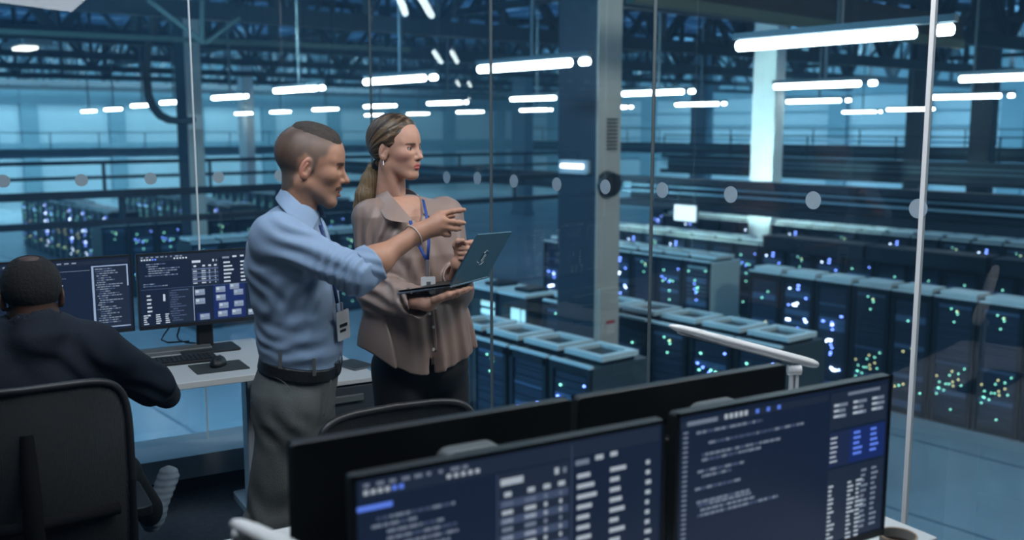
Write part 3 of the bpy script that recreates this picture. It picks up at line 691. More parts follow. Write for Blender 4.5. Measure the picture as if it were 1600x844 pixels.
desk('white desk by the window where the man in navy sits', -.75, 1.285, 4.0, 4.72, (-.55, 1.17))

def lamp(label, base, z, tip, tail, name='desk_lamp'):
    base = Vector(base); t = thing(name, label, 'desk lamp', (base.x, base.y, base.z))
    m = MB(); m.lathe([(.0, 0), (.085, 0), (.09, .006), (.085, .014), (.02, .02), (0, .02)], M_lamp, 32); m.build('base', t, smooth=True)
    m = MB(); m.rbox((-.012, -.008, .015), (-.003, .008, z - base.z - .01), .002, M_lamp); m.rbox((.003, -.008, .015), (.012, .008, z - base.z - .01), .002, M_lamp); m.box((-.004, -.004, .015), (.004, .004, z - base.z - .02), M_lampm); m.build('post', t)
    m = MB(); m.tube([(-.018, 0, z - base.z - .018), (.018, 0, z - base.z - .018)], .014, M_lamp, 14); m.build('hinge', t, smooth=True)
    tip = Vector(tip) - base; tail = Vector(tail) - base; d = (tip - tail); L_ = d.length; n = d.normalized(); pts = [tail + d * f for f in (0, .012, .04, .1, .5, .85, .95, .985, 1.0)]
    m = MB(); m.tube(pts, .02, M_lamp, 16, radii=[.006, .015, .0195, .021, .0205, .018, .014, .009, .003], flat=.62); m.build('lamp_head', t, smooth=True)
    u = n.cross(Z).normalized(); dn = n.cross(u)
    if dn.z > 0: dn = -dn
    m = MB(); m.frame_box(tail + d * .55 + dn * .0125, n * L_ * .75, u * .022, dn * .003, mat('lamp_diffuser', (.7, .7, .7), .5)); m.build('diffuser', t)
    return t
bl = PD(1240, 600, 2.62); lamp('white bar desk lamp behind the right monitor back', (bl.x, bl.y, .75), PD(1240, 568, 2.62).z, PD(1045, 509, 2.50), PD(1277, 570, 2.66))
bl = PD(384, 840, 1.45); lamp('blurred white desk lamp head at the bottom edge left of the monitors', (bl.x, bl.y, .75), PD(384, 822, 1.45).z, PD(362, 815, 1.47), PD(590, 925, 1.33))

# cup
t = thing('paper_cup', 'pale brown rimmed paper cup at the bottom edge beside the front right screen', 'cup', K(1.815, 1.40, .75))
m = MB(); m.lathe([(.028, 0), (.030, .0), (.040, .105), (.038, .105), (.028, .004), (0, .004)], mat('paper_cup_wall', (.32, .30, .27), .7, noise=.1, nscale=30), 32); m.build('cup_wall', t, smooth=True)
m = MB(); m.tube([(math.cos(i * math.pi / 14) * .0405, math.sin(i * math.pi / 14) * .0405, .105) for i in range(29)], .0022, mat('cup_rim', (.42, .30, .2), .6), 8); m.build('rim', t, smooth=True)
m = MB(); m.lathe([(0, .085), (.036, .085), (.036, .083), (0, .083)], mat('coffee', (.02, .012, .008), .1), 24); m.build('coffee', t)

# chairs
M_matte = mat('matte_black_plastic', (.006, .006, .007), .95, spec=.1)
M_mesh = bpy.data.materials.new('chair_mesh_fabric'); M_mesh.use_nodes = True
def _mesh():
    nt = M_mesh.node_tree; N = nt.nodes; L = nt.links; b = N['Principled BSDF']; b.inputs['Base Color'].default_value = (.018, .020, .022, 1); b.inputs['Roughness'].default_value = .8
    tc = N.new('ShaderNodeTexCoord'); mp = N.new('ShaderNodeMapping'); mp.inputs['Rotation'].default_value = (0, R(45), 0); v = N.new('ShaderNodeTexChecker'); v.inputs['Scale'].default_value = 320
    L.new(tc.outputs['Object'], mp.inputs[0]); L.new(mp.outputs[0], v.inputs[0])
    mr = N.new('ShaderNodeMapRange'); mr.inputs[3].default_value = 1.0; mr.inputs[4].default_value = .8; L.new(v.outputs['Fac'], mr.inputs[0]); L.new(mr.outputs[0], b.inputs['Alpha'])
_mesh()
def chair(label, loc, rot, ztop, w=.48, hb=.5):
    # local: sitter faces +y, backrest at -y
    t = thing('office_chair', label, 'office chair', loc, rot)
    m = MB(); pts = []
    n, k = 14, 12
    def P_(u, v):
        x = (u - .5) * w; z = ztop - hb + v * hb; y = -.25 - .05 * v + .05 * (2 * u - 1) ** 2 - .03 * math.sin(v * math.pi); return Vector((x, y, z))
    # rounded outline frame
    def outl(i, N_=64):
        th = 2 * math.pi * i / N_; c, s_ = math.cos(th), math.sin(th); e = .32
        return (.5 + .5 * abs(c) ** e * (1 if c > 0 else -1), .5 + .5 * abs(s_) ** e * (1 if s_ > 0 else -1))
    ring = [P_(*outl(i)) for i in range(65)]
    m.tube(ring, .011, M_black, 8, cap=False); m.build('back_frame', t, smooth=True)
    m = MB(); V_ = []; F_ = []
    rings = 10; N_ = 48
    for j in range(rings):
        f = (j + 1) / rings
        for i in range(N_):
            u, v = outl(i, N_); V_.append(P_(.5 + (u - .5) * f, .5 + (v - .5) * f))
    V_.append(P_(.5, .5))
    for j in range(rings - 1):
        for i in range(N_): F_.append((j * N_ + i, j * N_ + (i + 1) % N_, (j + 1) * N_ + (i + 1) % N_, (j + 1) * N_ + i))
    for i in range(N_): F_.append((len(V_) - 1, i, (i + 1) % N_))
    m.raw(V_, F_, M_mesh); o = m.build('backrest', t, smooth=True); so = o.modifiers.new('s', 'SOLIDIFY'); so.thickness = .002
    m = MB(); m.tube([(0, -.20, .42), (0, -.33, .50), (0, -.34, ztop - hb * .5), (0, -.30, ztop - .12)], .022, M_matte, 10, radii=[.03, .03, .025, .018]); m.tube([(-w * .42, -.27, ztop - hb * .62), (0, -.335, ztop - hb * .6), (w * .42, -.27, ztop - hb * .62)], .018, M_matte, 8); m.build('back_support', t, smooth=True)
    m = MB(); m.rbox((-.24, -.24, .42), (.24, .25, .49), .07, mat('seat_cushion_fabric', (.02, .021, .024), .9, noise=.2, nscale=80), axis=2); m.build('seat', t, bevel=.02)
    for s_ in (-1, 1):
        m = MB(); m.tube([(s_ * .22, 0, .42), (s_ * .29, 0, .44), (s_ * .29, -.01, .62)], .018, M_black, 8); m.rbox((s_ * .29 - .045, -.13, .62), (s_ * .29 + .045, .13, .65), .03, M_black); m.build('armrest', t, bevel=.006)
    m = MB(); m.tube([(0, 0, .42), (0, 0, .12)], .026, M_black, 12); m.build('gas_column', t)
    for i in range(5):
        th = 2 * math.pi * i / 5 + .3; c, s_ = math.cos(th), math.sin(th)
        m = MB(); m.tube([(0, 0, .12), (c * .30, s_ * .30, .075)], .02, M_black, 8, radii=[.026, .016]); f = m.build('base_arm', t)
        m = MB(); m.tube([(c * .30 - s_ * .02, s_ * .30 + c * .02, .03), (c * .30 + s_ * .02, s_ * .30 - c * .02, .03)], .03, M_black, 14); m.build('caster', f)
    return t
chair('black mesh chair empty behind the monitor backs', K(1.11, 2.50 - .27 + .07, 0), ANG_R + math.pi, .955, .50, .48)
ch2 = K(.16, 3.10, 0)
chair('black mesh chair in which the man in navy sits', (ch2.x, ch2.y, 0), ANG_R, 1.085, .52, .60)

# keyboards, mouse, etc.
M_key = mat('key_plastic', (.02, .022, .025), .5)
def keyboard(label, c, rot, w=.43, d=.13, m_=M_black):
    t = thing('keyboard', label, 'keyboard', c, rot)
    m = MB(); m.rbox((-w / 2, -d / 2, 0), (w / 2, d / 2, .012), .008, m_); m.build('case', t, bevel=.002)
    m = MB()
    for j in range(5):
        for i in range(17):
            x = -w / 2 + .012 + i * (w - .024) / 17; y = -d / 2 + .012 + j * (d - .024) / 5; m.box((x, y, .012), (x + (w - .024) / 17 - .003, y + (d - .024) / 5 - .003, .017), M_key)
    o = m.build('keys', t); o['kind'] = 'stuff'
    return t
keyboard('black keyboard on the window desk in front of the network monitor', PZ(272, 566, .75), ANG_R + R(-2), .36, .14)
keyboard('black keyboard on the desk behind the monitor backs', K(1.35, 2.02, .75), ANG_R + math.pi)
t = thing('mouse_mat', 'dark green grey mouse mat on the window desk', 'mouse mat', PZ(342, 574, .75), ANG_R)
m = MB(); m.rbox((-.11, -.09, 0), (.11, .09, .003), .006, mat('mouse_mat_fabric', (.035, .045, .045), .9, noise=.15, nscale=90)); m.build('mat_pad', t)
t = thing('mouse', 'small dark computer mouse on the mouse mat', 'mouse', PZ(341, 571, .753), ANG_R + R(60))
m = MB(); n_ = 12
import bmesh as _bm
def blob(name, parent, r, m_, loc=(0, 0, 0)):
    me = bpy.data.meshes.new(name); bm = _bm.new(); _bm.ops.create_uvsphere(bm, u_segments=24, v_segments=14, radius=1)
    for v in bm.verts: v.co = Vector((v.co.x * r[0], v.co.y * r[1], max(v.co.z, -.25) * r[2]))
    bm.to_mesh(me); bm.free(); me.materials.append(m_); o = bpy.data.objects.new(name, me); COL.objects.link(o); o.parent = parent; o.location = loc
    me.polygons.foreach_set('use_smooth', [True] * len(me.polygons)); return o
blob('shell', t, (.055, .033, .034), M_black, (0, 0, .0085)); m = MB(); m.tube([(.03, -.003, .034), (.03, .003, .034)], .006, M_stand, 12); m.build('wheel', t)
t = thing('laptop_stand', 'flat grey metal tray lying under the monitors of the window desk', 'tray', PZ(258, 551, .75), ANG_R)
m = MB(); m.rbox((-.24, -.06, 0), (.20, .045, .018), .01, M_stand); m.build('tray', t, bevel=.003)
m = MB(); m.box((-.23, -.058, .018), (.19, -.05, .03), M_stand); m.build('lip', t)
for k in range(2):
    t_ = PZ(252 + k * 27, 531, .76); q = PD(265 + k * 16, 511, 4.55)
    m = MB(); m.tube([q, q.lerp(t_, .5) + Vector((-.01, 0, -.01)), t_, t_ + Vector((.05, -.05, -.003)), t_ + Vector((.14, -.02 - .05 * k, -.003))], .004, M_black, 6); o = m.build('cable', smooth=True); tag(o, ('thin black cable hanging behind the network monitor, left one', 'thin black cable hanging behind the network monitor, right one with a loop')[k], 'cable')
# drawer cabinet
t = thing('drawer_cabinet', 'grey drawer cabinet between the standing man and woman', 'drawer cabinet', K(1.455, 4.28), ANG_R)
M_dc = mat('cabinet_dark_grey', (.045, .055, .068), .5, noise=.05, nscale=5)
m = MB(); m.box((-.145, -.36, .03), (.145, .36, .68), M_dc); m.build('body', t, bevel=.004)
m = MB(); m.box((-.15, -.385, .68), (.15, .37, .70), M_white); m.build('top', t, bevel=.003)
for k in range(3):
    z0 = .05 + k * .21; m = MB(); m.box((-.142, -.378, z0), (.142, -.36, z0 + .20), M_dc); o = m.build('drawer', t, bevel=.003)
    m = MB(); m.box((-.09, -.392, z0 + .135), (.07, -.378, z0 + .165), M_stand); m.build('handle', o, bevel=.003)
p = PZ(553, 571, .70)
t = thing('tablet', 'thin dark tablet lying on the drawer cabinet', 'tablet', p, ANG_R + R(15))
m = MB(); m.rbox((-.06, -.09, 0), (.06, .09, .007), .008, M_stand); m.build('shell', t)
m = MB(); m.rbox((-.053, -.083, .007), (.053, .083, .008), .004, M_black); m.build('glass', t)
# ---------------------------------------------------------------- people: smooth distance fields meshed with surface nets
def vnoise(P, sc, seed=0):
    Q = np.asarray(P, np.float32) * np.asarray(sc, np.float32) + seed * 17.31
    i = np.floor(Q).astype(np.int64); f = Q - i; f = f * f * (3 - 2 * f)
    def h(a, b, c):
        n = (a * 73856093) ^ (b * 19349663) ^ (c * 83492791); n = (n ^ (n >> 13)) * 1274126177; return ((n ^ (n >> 16)) & 65535) / 32767.5 - 1
    r = 0
    for dx in (0, 1):
        for dy in (0, 1):
            for dz in (0, 1):
                w = (f[:, 0] if dx else 1 - f[:, 0]) * (f[:, 1] if dy else 1 - f[:, 1]) * (f[:, 2] if dz else 1 - f[:, 2])
                r = r + w * h(i[:, 0] + dx, i[:, 1] + dy, i[:, 2] + dz)
    return r
def smin(a, b, k):
    h = np.clip(.5 + .5 * (b - a) / k, 0, 1); return b * (1 - h) + a * h - k * h * (1 - h)
def smax(a, b, k): return -smin(-a, -b, k)
A3 = lambda v: np.array([v[0], v[1], v[2]], np.float32)
def cap(P, a, b, ra, rb):
    a = A3(a); b = A3(b); d = b - a; t = np.clip(((P - a) @ d) / max(float(d @ d), 1e-9), 0, 1)
    return np.linalg.norm(P - a - t[:, None] * d, axis=1) - (ra + (rb - ra) * t)
def ecap(P, a, b, ra, rb, side, flat):
    # capsule squashed along `side`
    a = A3(a); b = A3(b); s_ = A3(side); s_ = s_ / np.linalg.norm(s_); d = b - a; t = np.clip(((P - a) @ d) / float(d @ d), 0, 1)
    q = P - a - t[:, None] * d; c = q @ s_; q = q + (c / flat - c)[:, None] * s_
    return (np.linalg.norm(q, axis=1) - (ra + (rb - ra) * t)) * max(flat, .6)
def ell(P, c, r, rot=None):
    q = P - A3(c)
    if rot is not None: q = q @ np.asarray(rot, np.float32)
    r = np.asarray(r, np.float32); k0 = np.linalg.norm(q / r, axis=1); k1 = np.linalg.norm(q / (r * r), axis=1) + 1e-9
    return k0 * (k0 - 1) / k1
def chain(P, pts, rs_, k=.012):
    d = None
    for i in range(len(pts) - 1):
        e = cap(P, pts[i], pts[i + 1], rs_[i], rs_[i + 1]); d = e if d is None else smin(d, e, k)
    return d
def loft(P, rows, fwd, ends=True):
    # rows: (z, cx, cy, half_fwd, half_side) sorted by z ; superellipse sections turned to face fwd
    f = np.array([fwd[0], fwd[1]], np.float32); s_ = np.array([-f[1], f[0]], np.float32)
    rows = np.array(sorted(rows), np.float32); z = P[:, 2]
    cx, cy, a, b = (np.interp(z, rows[:, 0], rows[:, k]) for k in (1, 2, 3, 4))
    qx = P[:, 0] - cx; qy = P[:, 1] - cy; u = qx * f[0] + qy * f[1]; v = qx * s_[0] + qy * s_[1]
    e = 2.3; k0 = ((np.abs(u) / a) ** e + (np.abs(v) / b) ** e) ** (1 / e)
    d = (k0 - 1) * np.minimum(a, b) * (1.0 / (1 + .25 * np.abs(a - b) / np.maximum(a, b)))
    if ends: d = smax(d, smax(z - rows[-1, 0], rows[0, 0] - z, .01), .02)
    return d
def surface(fn, lo, hi, h):
    lo = np.array(lo, np.float32); hi = np.array(hi, np.float32); B = 8
    nb = np.ceil((hi - lo) / (h * B)).astype(int); n = nb * B + 1
    I = np.stack(np.meshgrid(*[np.arange(k) for k in nb], indexing='ij'), -1).reshape(-1, 3)
    C = lo + (I + .5) * B * h; dc = fn(C.astype(np.float32))
    G = np.full(n, 1.0, np.float32)
    for (i, j, k), d in zip(I, dc):
        if d < 0: G[i * B:(i + 1) * B + 1, j * B:(j + 1) * B + 1, k * B:(k + 1) * B + 1] = -1
    keep = I[np.abs(dc) < B * h * 1.35]
    o = np.stack(np.meshgrid(*[np.arange(B + 1)] * 3, indexing='ij'), -1).reshape(-1, 3)
    for st in range(0, len(keep), 400):
        kk = keep[st:st + 400]; idx = (kk[:, None, :] * B + o[None]).reshape(-1, 3); P = (lo + idx * h).astype(np.float32)
        G[idx[:, 0], idx[:, 1], idx[:, 2]] = fn(P)
    # surface nets
    S = G < 0; c = np.zeros(np.array(G.shape) - 1, np.int8)
    cs = [(x, y, z) for x in (0, 1) for y in (0, 1) for z in (0, 1)]; nx, ny, nz = c.shape
    for x, y, z in cs: c += S[x:x + nx, y:y + ny, z:z + nz]
    act = np.argwhere((c > 0) & (c < 8)); vid = np.full(c.shape, -1, np.int64); vid[tuple(act.T)] = np.arange(len(act))
    acc = np.zeros((len(act), 3)); cnt = np.zeros(len(act))
    for a in cs:
        for ax in range(3):
            if a[ax]: continue
            b_ = list(a); b_[ax] = 1
            va = G[act[:, 0] + a[0], act[:, 1] + a[1], act[:, 2] + a[2]]; vb = G[act[:, 0] + b_[0], act[:, 1] + b_[1], act[:, 2] + b_[2]]
            m = (va < 0) != (vb < 0); t = np.where(m, va / np.where(m, va - vb, 1), 0)
            p = np.tile(np.array(a, float), (len(act), 1)); p[:, ax] += t; acc[m] += p[m]; cnt[m] += 1
    V_ = lo + (act + acc / cnt[:, None]) * h; F_ = []
    for ax in range(3):
        sl0 = [slice(1, -1)] * 3; sl1 = [slice(1, -1)] * 3; sl0[ax] = slice(0, -1); sl1[ax] = slice(1, None)
        s0 = S[tuple(sl0)]; s1 = S[tuple(sl1)]; e = np.argwhere(s0 != s1); flip = s0[tuple(e.T)]
        e = e + 1; e[:, ax] -= 1; u, w = [(1, 2), (2, 0), (0, 1)][ax]
        q = []
        for du, dw in ((-1, -1), (0, -1), (0, 0), (-1, 0)):
            g = e.copy(); g[:, u] += du; g[:, w] += dw; q.append(vid[tuple(g.T)])
        q = np.stack(q, 1); q[~flip] = q[~flip][:, ::-1]; F_.append(q[(q >= 0).all(1)])
    return V_, np.concatenate(F_)
def mkmesh(name, parts, m, parent=None, color=None, smooth_it=1):
    V_ = []; F_ = []; n = 0
    for v, f in parts: V_.append(v); F_.append(f + n); n += len(v)
    V_ = np.concatenate(V_).astype(np.float32); F_ = np.concatenate(F_)
    me = bpy.data.meshes.new(name); me.vertices.add(len(V_)); me.vertices.foreach_set('co', V_.ravel())
    me.loops.add(F_.size); me.loops.foreach_set('vertex_index', F_.ravel().astype(np.int32)); me.polygons.add(len(F_))
    me.polygons.foreach_set('loop_start', np.arange(0, F_.size, 4, dtype=np.int32)); me.polygons.foreach_set('loop_total', np.full(len(F_), 4, np.int32))
    me.polygons.foreach_set('use_smooth', np.ones(len(F_), bool)); me.update(calc_edges=True); me.materials.append(m)
    if color is not None:
        at = me.color_attributes.new('tone', 'FLOAT_COLOR', 'POINT'); c = np.ones((len(V_), 4), np.float32); c[:, :3] = color(V_); at.data.foreach_set('color', c.ravel())
    o = bpy.data.objects.new(name, me); COL.objects.link(o)
    if parent: o.parent = parent
    if smooth_it: s_ = o.modifiers.new('relax', 'SMOOTH'); s_.factor = .5; s_.iterations = smooth_it
    return o
def tonemat(name, rough=.5, sss=.0, bump=0, bscale=100, stretch=None, sheen=0, spec=.4):
    m = mat(name, (.5, .4, .35), rough, bump=bump, bscale=bscale, stretch=stretch, sss=sss, sheen=sheen, spec=spec); nt = m.node_tree
    a = nt.nodes.new('ShaderNodeAttribute'); a.attribute_name = 'tone'; b = nt.nodes['Principled BSDF']
    n = nt.nodes.new('ShaderNodeTexNoise'); n.inputs['Scale'].default_value = 45; tc = nt.nodes.new('ShaderNodeTexCoord'); nt.links.new(tc.outputs['Object'], n.inputs[0])
    r_ = nt.nodes.new('ShaderNodeMapRange'); r_.inputs[3].default_value = .88; r_.inputs[4].default_value = 1.12; nt.links.new(n.outputs[0], r_.inputs[0])
    v = nt.nodes.new('ShaderNodeVectorMath'); v.operation = 'SCALE'; nt.links.new(a.outputs['Color'], v.inputs[0]); nt.links.new(r_.outputs[0], v.inputs['Scale']); nt.links.new(v.outputs[0], b.inputs['Base Color'])
    return m

def poly2(x, z, pts):
    # signed distance to a closed polygon in the side view of the head, negative inside
    p = np.array(pts, np.float32); d = np.full(len(x), 9., np.float32); ins = np.zeros(len(x), bool)
    for i in range(len(p)):
        a = p[i - 1]; b = p[i]; e = b - a; wx = x - a[0]; wz = z - a[1]; t = np.clip((wx * e[0] + wz * e[1]) / (e @ e), 0, 1)
        d = np.minimum(d, np.hypot(wx - t * e[0], wz - t * e[1])); c = (a[1] > z) != (b[1] > z)
        ins ^= c & (x < (b[0] - a[0]) * (z - a[1]) / (b[1] - a[1] + 1e-9) + a[0])
    return np.where(ins, -d, d)
class Head:
    def __init__(s, c, face, up=(0, 0, 1), size=1.0, **kw):
        s.c = A3(c); f = Vector(face).normalized(); l = Vector(up).cross(f).normalized(); u = f.cross(l).normalized()
        s.M = np.array([f, l, u], np.float32).T; s.s = size; s.k = dict(jaw=1.0, brow=1.0, mouth=0.0, nose=1.0, lip=1.0, width=1.0, neck=.056, neck2=(-.05, 0, -.17), neckr2=.064, ear=1.0, chin=1.0, chw=1.0); s.k.update(kw)
    def loc(s, P): return ((P - s.c) @ s.M) / s.s
    def wpt(s, q): return Vector(s.c + (s.M @ A3(q)) * s.s)
    def skull(s, q):
        w = s.k['width']
        d = ell(q, (-.012, 0, .036), (.098, .076 * w, .086))
        d = smin(d, ell(q, (.030, 0, .030), (.066, .064 * w, .070)), .03)
        return d
    def sdf(s, P, neck=True):
        q = s.loc(P); k = s.k; w = k['width']; y = np.abs(q[:, 1]); Q = np.stack([q[:, 0], y, q[:, 2]], 1); j = k['jaw']
        d = s.skull(q)
        d = smin(d, ell(Q, (.034, 0, -.028), (.060, .058 * w, .078)), .025)
        d = smin(d, cap(Q, (-.002, .050 * w * j, -.052), (.062, .018 * j, -.096), .020 * k['chw'], .019 * k['chw']), .022)
        d = smin(d, cap(Q, (.072, .0, -.100 * k['chin']), (.070, .012 * j, -.100 * k['chin']), .0175 * k['chw'], .017 * k['chw']), .018)
        d = smin(d, ell(Q, (.058, .040 * w, -.020), (.026, .022, .020)), .022)
        d = smin(d, cap(Q, (.080, .012, .020), (.064, .048 * w, .024), .0105 * k['brow'], .009), .014)
        d = smin(d, ell(Q, (.072, 0, -.060), (.024, .026, .024)), .018)
        # eye socket and lid
        d = smax(d, -ell(Q, (.097, .031 * w, .000), (.021, .020, .0125)), .010)
        eye = np.linalg.norm(Q - A3((.0705, .031 * w, -.001)), axis=1)
        lid = smax(eye - .0142, -(np.maximum(np.abs(Q[:, 2] + .001) - .0042 + np.abs(Q[:, 1] - .031 * w) * .12, .080 - Q[:, 0])), .0015)
        d = smin(d, lid, .006)
        # nose
        ns = k['nose']
        d = smin(d, cap(Q, (.084, 0, .010), (.103 * ns, 0, -.030), .0075, .0095), .010)
        d = smin(d, ell(Q, (.104 * ns, 0, -.034), (.0115, .0105, .0095)), .006)
        d = smin(d, ell(Q, (.093, .0105, -.037), (.012, .0075, .008)), .005)
        d = smax(d, -ell(Q, (.0975, .0065, -.0445), (.006, .0035, .003)), .002)
        # mouth
        m = k['mouth']; L_ = k['lip']
        d = smin(d, cap(Q, (.0945, 0, -.0605), (.082, .021, -.0655), .0055 * L_, .003), .006)
        d = smin(d, cap(Q, (.0925, 0, -.0725 - m), (.081, .018, -.0690 - m * .5), .0060 * L_, .003), .006)
        d = smax(d, -ecap(Q, (.101, 0, -.0668 - m * .5), (.086, .019, -.0672 - m * .4), .0022 + m * .7, .001, (0, 0, 1), .7), .0025)
        d = smax(d, -cap(Q, (.094, 0, -.083 - m), (.090, .010, -.083 - m), .004, .003), .006)
        # ear
        e = k['ear']; er = np.array([[.96, 0, .26], [0, 1, 0], [-.26, 0, .96]], np.float32)
        ex = A3((-.006, .0765 * w, -.008)); eo = (Q - ex) @ er
        eo = np.stack([eo[:, 0], eo[:, 1] + .35 * eo[:, 0], eo[:, 2]], 1)
        ear = ell(eo, (0, 0, .002), (.0185 * e, .0065, .0315 * e))
        ear = smin(ear, ell(eo, (.003, .0, -.020), (.011, .006, .014)), .006)
        ear = smax(ear, -ell(eo, (.002, .0085, .005), (.0125 * e, .0085, .0225 * e)), .002)
        ear = smin(ear, cap(eo, (.011, .001, .000), (.011, .001, -.008), .0045, .004), .003)
        ear = smin(ear, cap(eo, (-.001, .002, .014), (-.006, .002, -.008), .0036, .003), .002)
        d = smin(d, ear, .004)
        if neck:
            nn = k['neck']; n2 = k['neck2']
            nk = ecap(q, (-.026, 0, -.050), n2, nn, k['neckr2'], (0, 1, 0), .97)
            d = smin(d, nk, .022)
            d = smin(d, cap(Q, (-.022, .046, -.055), (n2[0] + .055, .012, n2[2] - .01), .009, .009), .03)
        return d * s.s
    def eyes(s, parent, iris=(.10, .12, .13)):
        Mw = mat('eye_white', (.55, .55, .55), .15); Mi = mat('iris', iris, .1); Mp = mat('pupil', (.003, .003, .003), .05)
        for sy in (-1, 1):
            c = s.wpt((.0705, .031 * s.k['width'] * sy, -.001)); r = .0128 * s.s
            me = bpy.data.meshes.new('eye'); bm = _bm.new(); _bm.ops.create_uvsphere(bm, u_segments=32, v_segments=32, radius=r)
            bm.to_mesh(me); bm.free()
            for m_ in (Mw, Mi, Mp): me.materials.append(m_)
            for p in me.polygons:
                a = Vector(p.center).normalized().z; p.material_index = 2 if a > .985 else 1 if a > .90 else 0; p.use_smooth = True
            o = bpy.data.objects.new('eye', me); COL.objects.link(o); o.parent = parent; o.location = c
            gz = Vector(s.M[:, 0] + s.M[:, 1] * s.k.get('gaze', 0)); o.rotation_euler = gz.to_track_quat('Z', 'Y').to_euler()

def finger(P, pts, r0=.0088, r1=.0070):
    n = len(pts); rs_ = [r0 + (r1 - r0) * i / (n - 1) for i in range(n)]; d = chain(P, pts, rs_, .004)
    for i in range(1, n - 1): d = smin(d, np.linalg.norm(P - A3(pts[i]), axis=1) - rs_[i] * 1.07, .004)
    return d
def hand(P, wrist, mcps, fingers, thumb, side, s_=1.0, palm=.0135):
    d = None
    for i, m_ in enumerate(mcps):
        e = ecap(P, wrist, m_, .019 * s_, palm * s_, side, .78) if i < 4 else None
        d = e if d is None else smin(d, e, .012)
    for f in fingers: d = smin(d, finger(P, f, .0088 * s_, .0068 * s_), .006)
    d = smin(d, chain(P, thumb, [.014 * s_, .0115 * s_, .0098 * s_, .0078 * s_][:len(thumb)], .008), .010)
    return d
def strip(name, parent, path, width, nrm, m_, thick=.0015):
    # flat ribbon along path
    b = MB(); V_ = []; n = len(path)
    for i, p in enumerate(path):
        p = Vector(p); t = (Vector(path[min(i + 1, n - 1)]) - Vector(path[max(i - 1, 0)])).normalized(); w = t.cross(Vector(nrm)).normalized() * width / 2; V_ += [p - w, p + w]
    b.raw(V_, [(2 * i, 2 * i + 1, 2 * i + 3, 2 * i + 2) for i in range(n - 1)], m_); o = b.build(name, parent, smooth=True); so = o.modifiers.new('s', 'SOLIDIFY'); so.thickness = thick; so.offset = 0; return o
def sheet(name, parent, rows, m_, thick=.003, sub=2):
    b = MB(); V_ = [p for r_ in rows for p in r_]; w = len(rows[0])
    b.raw(V_, [(i * w + j, i * w + j + 1, (i + 1) * w + j + 1, (i + 1) * w + j) for i in range(len(rows) - 1) for j in range(w - 1)], m_)
    o = b.build(name, parent, smooth=180); so = o.modifiers.new('s', 'SOLIDIFY'); so.thickness = thick; so.offset = 0
    if sub: q = o.modifiers.new('u', 'SUBSURF'); q.levels = q.render_levels = sub
    return o
M_shirt = mat('light_blue_cotton', (.215, .31, .455), .75, noise=.05, nscale=15, bump=.15, bscale=500, sheen=.1)
M_blouse = mat('taupe_satin', (.30, .215, .185), .40, noise=.05, nscale=8, spec=.5, bump=.05, bscale=400)
M_trou = mat('grey_cotton_trousers', (.110, .118, .115), .85, noise=.12, nscale=60, bump=.25, bscale=400)
M_blk = mat('black_trousers', (.008, .008, .010), .8)
M_belt = mat('black_leather', (.010, .010, .011), .4, bump=.1, bscale=200)
M_shoe = mat('dark_leather_shoe', (.02, .018, .016), .5)
M_skin = tonemat('skin', .48, .08, bump=.06, bscale=350)
def mixc(c, col, w): w = np.clip(w, 0, 1)[:, None]; return c * (1 - w) + np.array(col, np.float32) * w
def sst(x, a, b): t = np.clip((x - a) / (b - a), 0, 1); return t * t * (3 - 2 * t)

# ================================================================ man with pointing hand
DM = 3.0
def m(px, py, dy=0.0): return PD(px, py, DM + dy)
person = thing('person', 'standing man in pale blue shirt, grey trousers and moustache, pointing right with one arm', 'person', (-.62, 3.0, 0))
person.location = (0, 0, 0)
hm = Head(m(485, 258), (.985, .12, -.13), (0.03, 0, 1), 1.01, brow=1.1, mouth=.007, nose=1.05, neck=.053, neck2=(-.022, 0, -.165), neckr2=.051, chin=1.03, gaze=0)
sh = m(432, 372, -.165); el = m(556, 428, -.20); wr = m(653, 364, -.10)
sh2 = m(462, 380, .16); el2 = m(468, 470, .19); wr2 = m(478, 540, .13)
mc = [m(689, 335.5, -.085), m(692, 345, -.098), m(690, 354.5, -.10), m(684, 362, -.095)]
fi = [[mc[0], m(707, 330.5, -.075), m(718, 329, -.07), m(725, 328, -.068)],
      [mc[1], m(708, 347, -.09), m(718, 348, -.082), m(725, 348.5, -.075)],
      [mc[2], m(705, 357, -.09), m(713, 357.5, -.083), m(719, 357.5, -.078)],
      [mc[3], m(696, 366, -.09), m(701, 366.5, -.082), m(699, 364, -.07)]]
th = [m(664, 352, -.085), m(681, 342, -.055), m(696, 339, -.045), m(708, 337, -.04)]
Fm = Vector((.995, .10, 0)).normalized()
def zr(py, px, hf, hs, dx=0.0, base=m, dy=0.0):
    p = base(px, py, dy); return (p.z, p.x + dx, p.y, hf, hs)
tor = [zr(318, 464, .050, .065), zr(334, 456, .080, .112), zr(352, 450, .095, .150), zr(376, 449, .116, .192), zr(410, 452, .130, .205), zr(450, 459, .128, .185), zr(490, 465, .126, .170), zr(525, 468, .130, .170), zr(543, 470, .128, .170), zr(556, 471, .119, .165)]
pel = [zr(548, 471, .117, .163), zr(565, 470, .121, .168), zr(600, 461, .130, .178), zr(640, 457, .120, .175), zr(662, 457, .09, .15)]
shin = lambda r_, rows: [(z, x, y, a * r_, b_ * r_) for z, x, y, a, b_ in rows]
hipA, kneA, ankA = m(456, 635, -.085), m(430, 822, -.10), m(398, 1030, -.09)
hipB, kneB, ankB = m(470, 635, .085), m(492, 815, .10), m(500, 1030, .12)
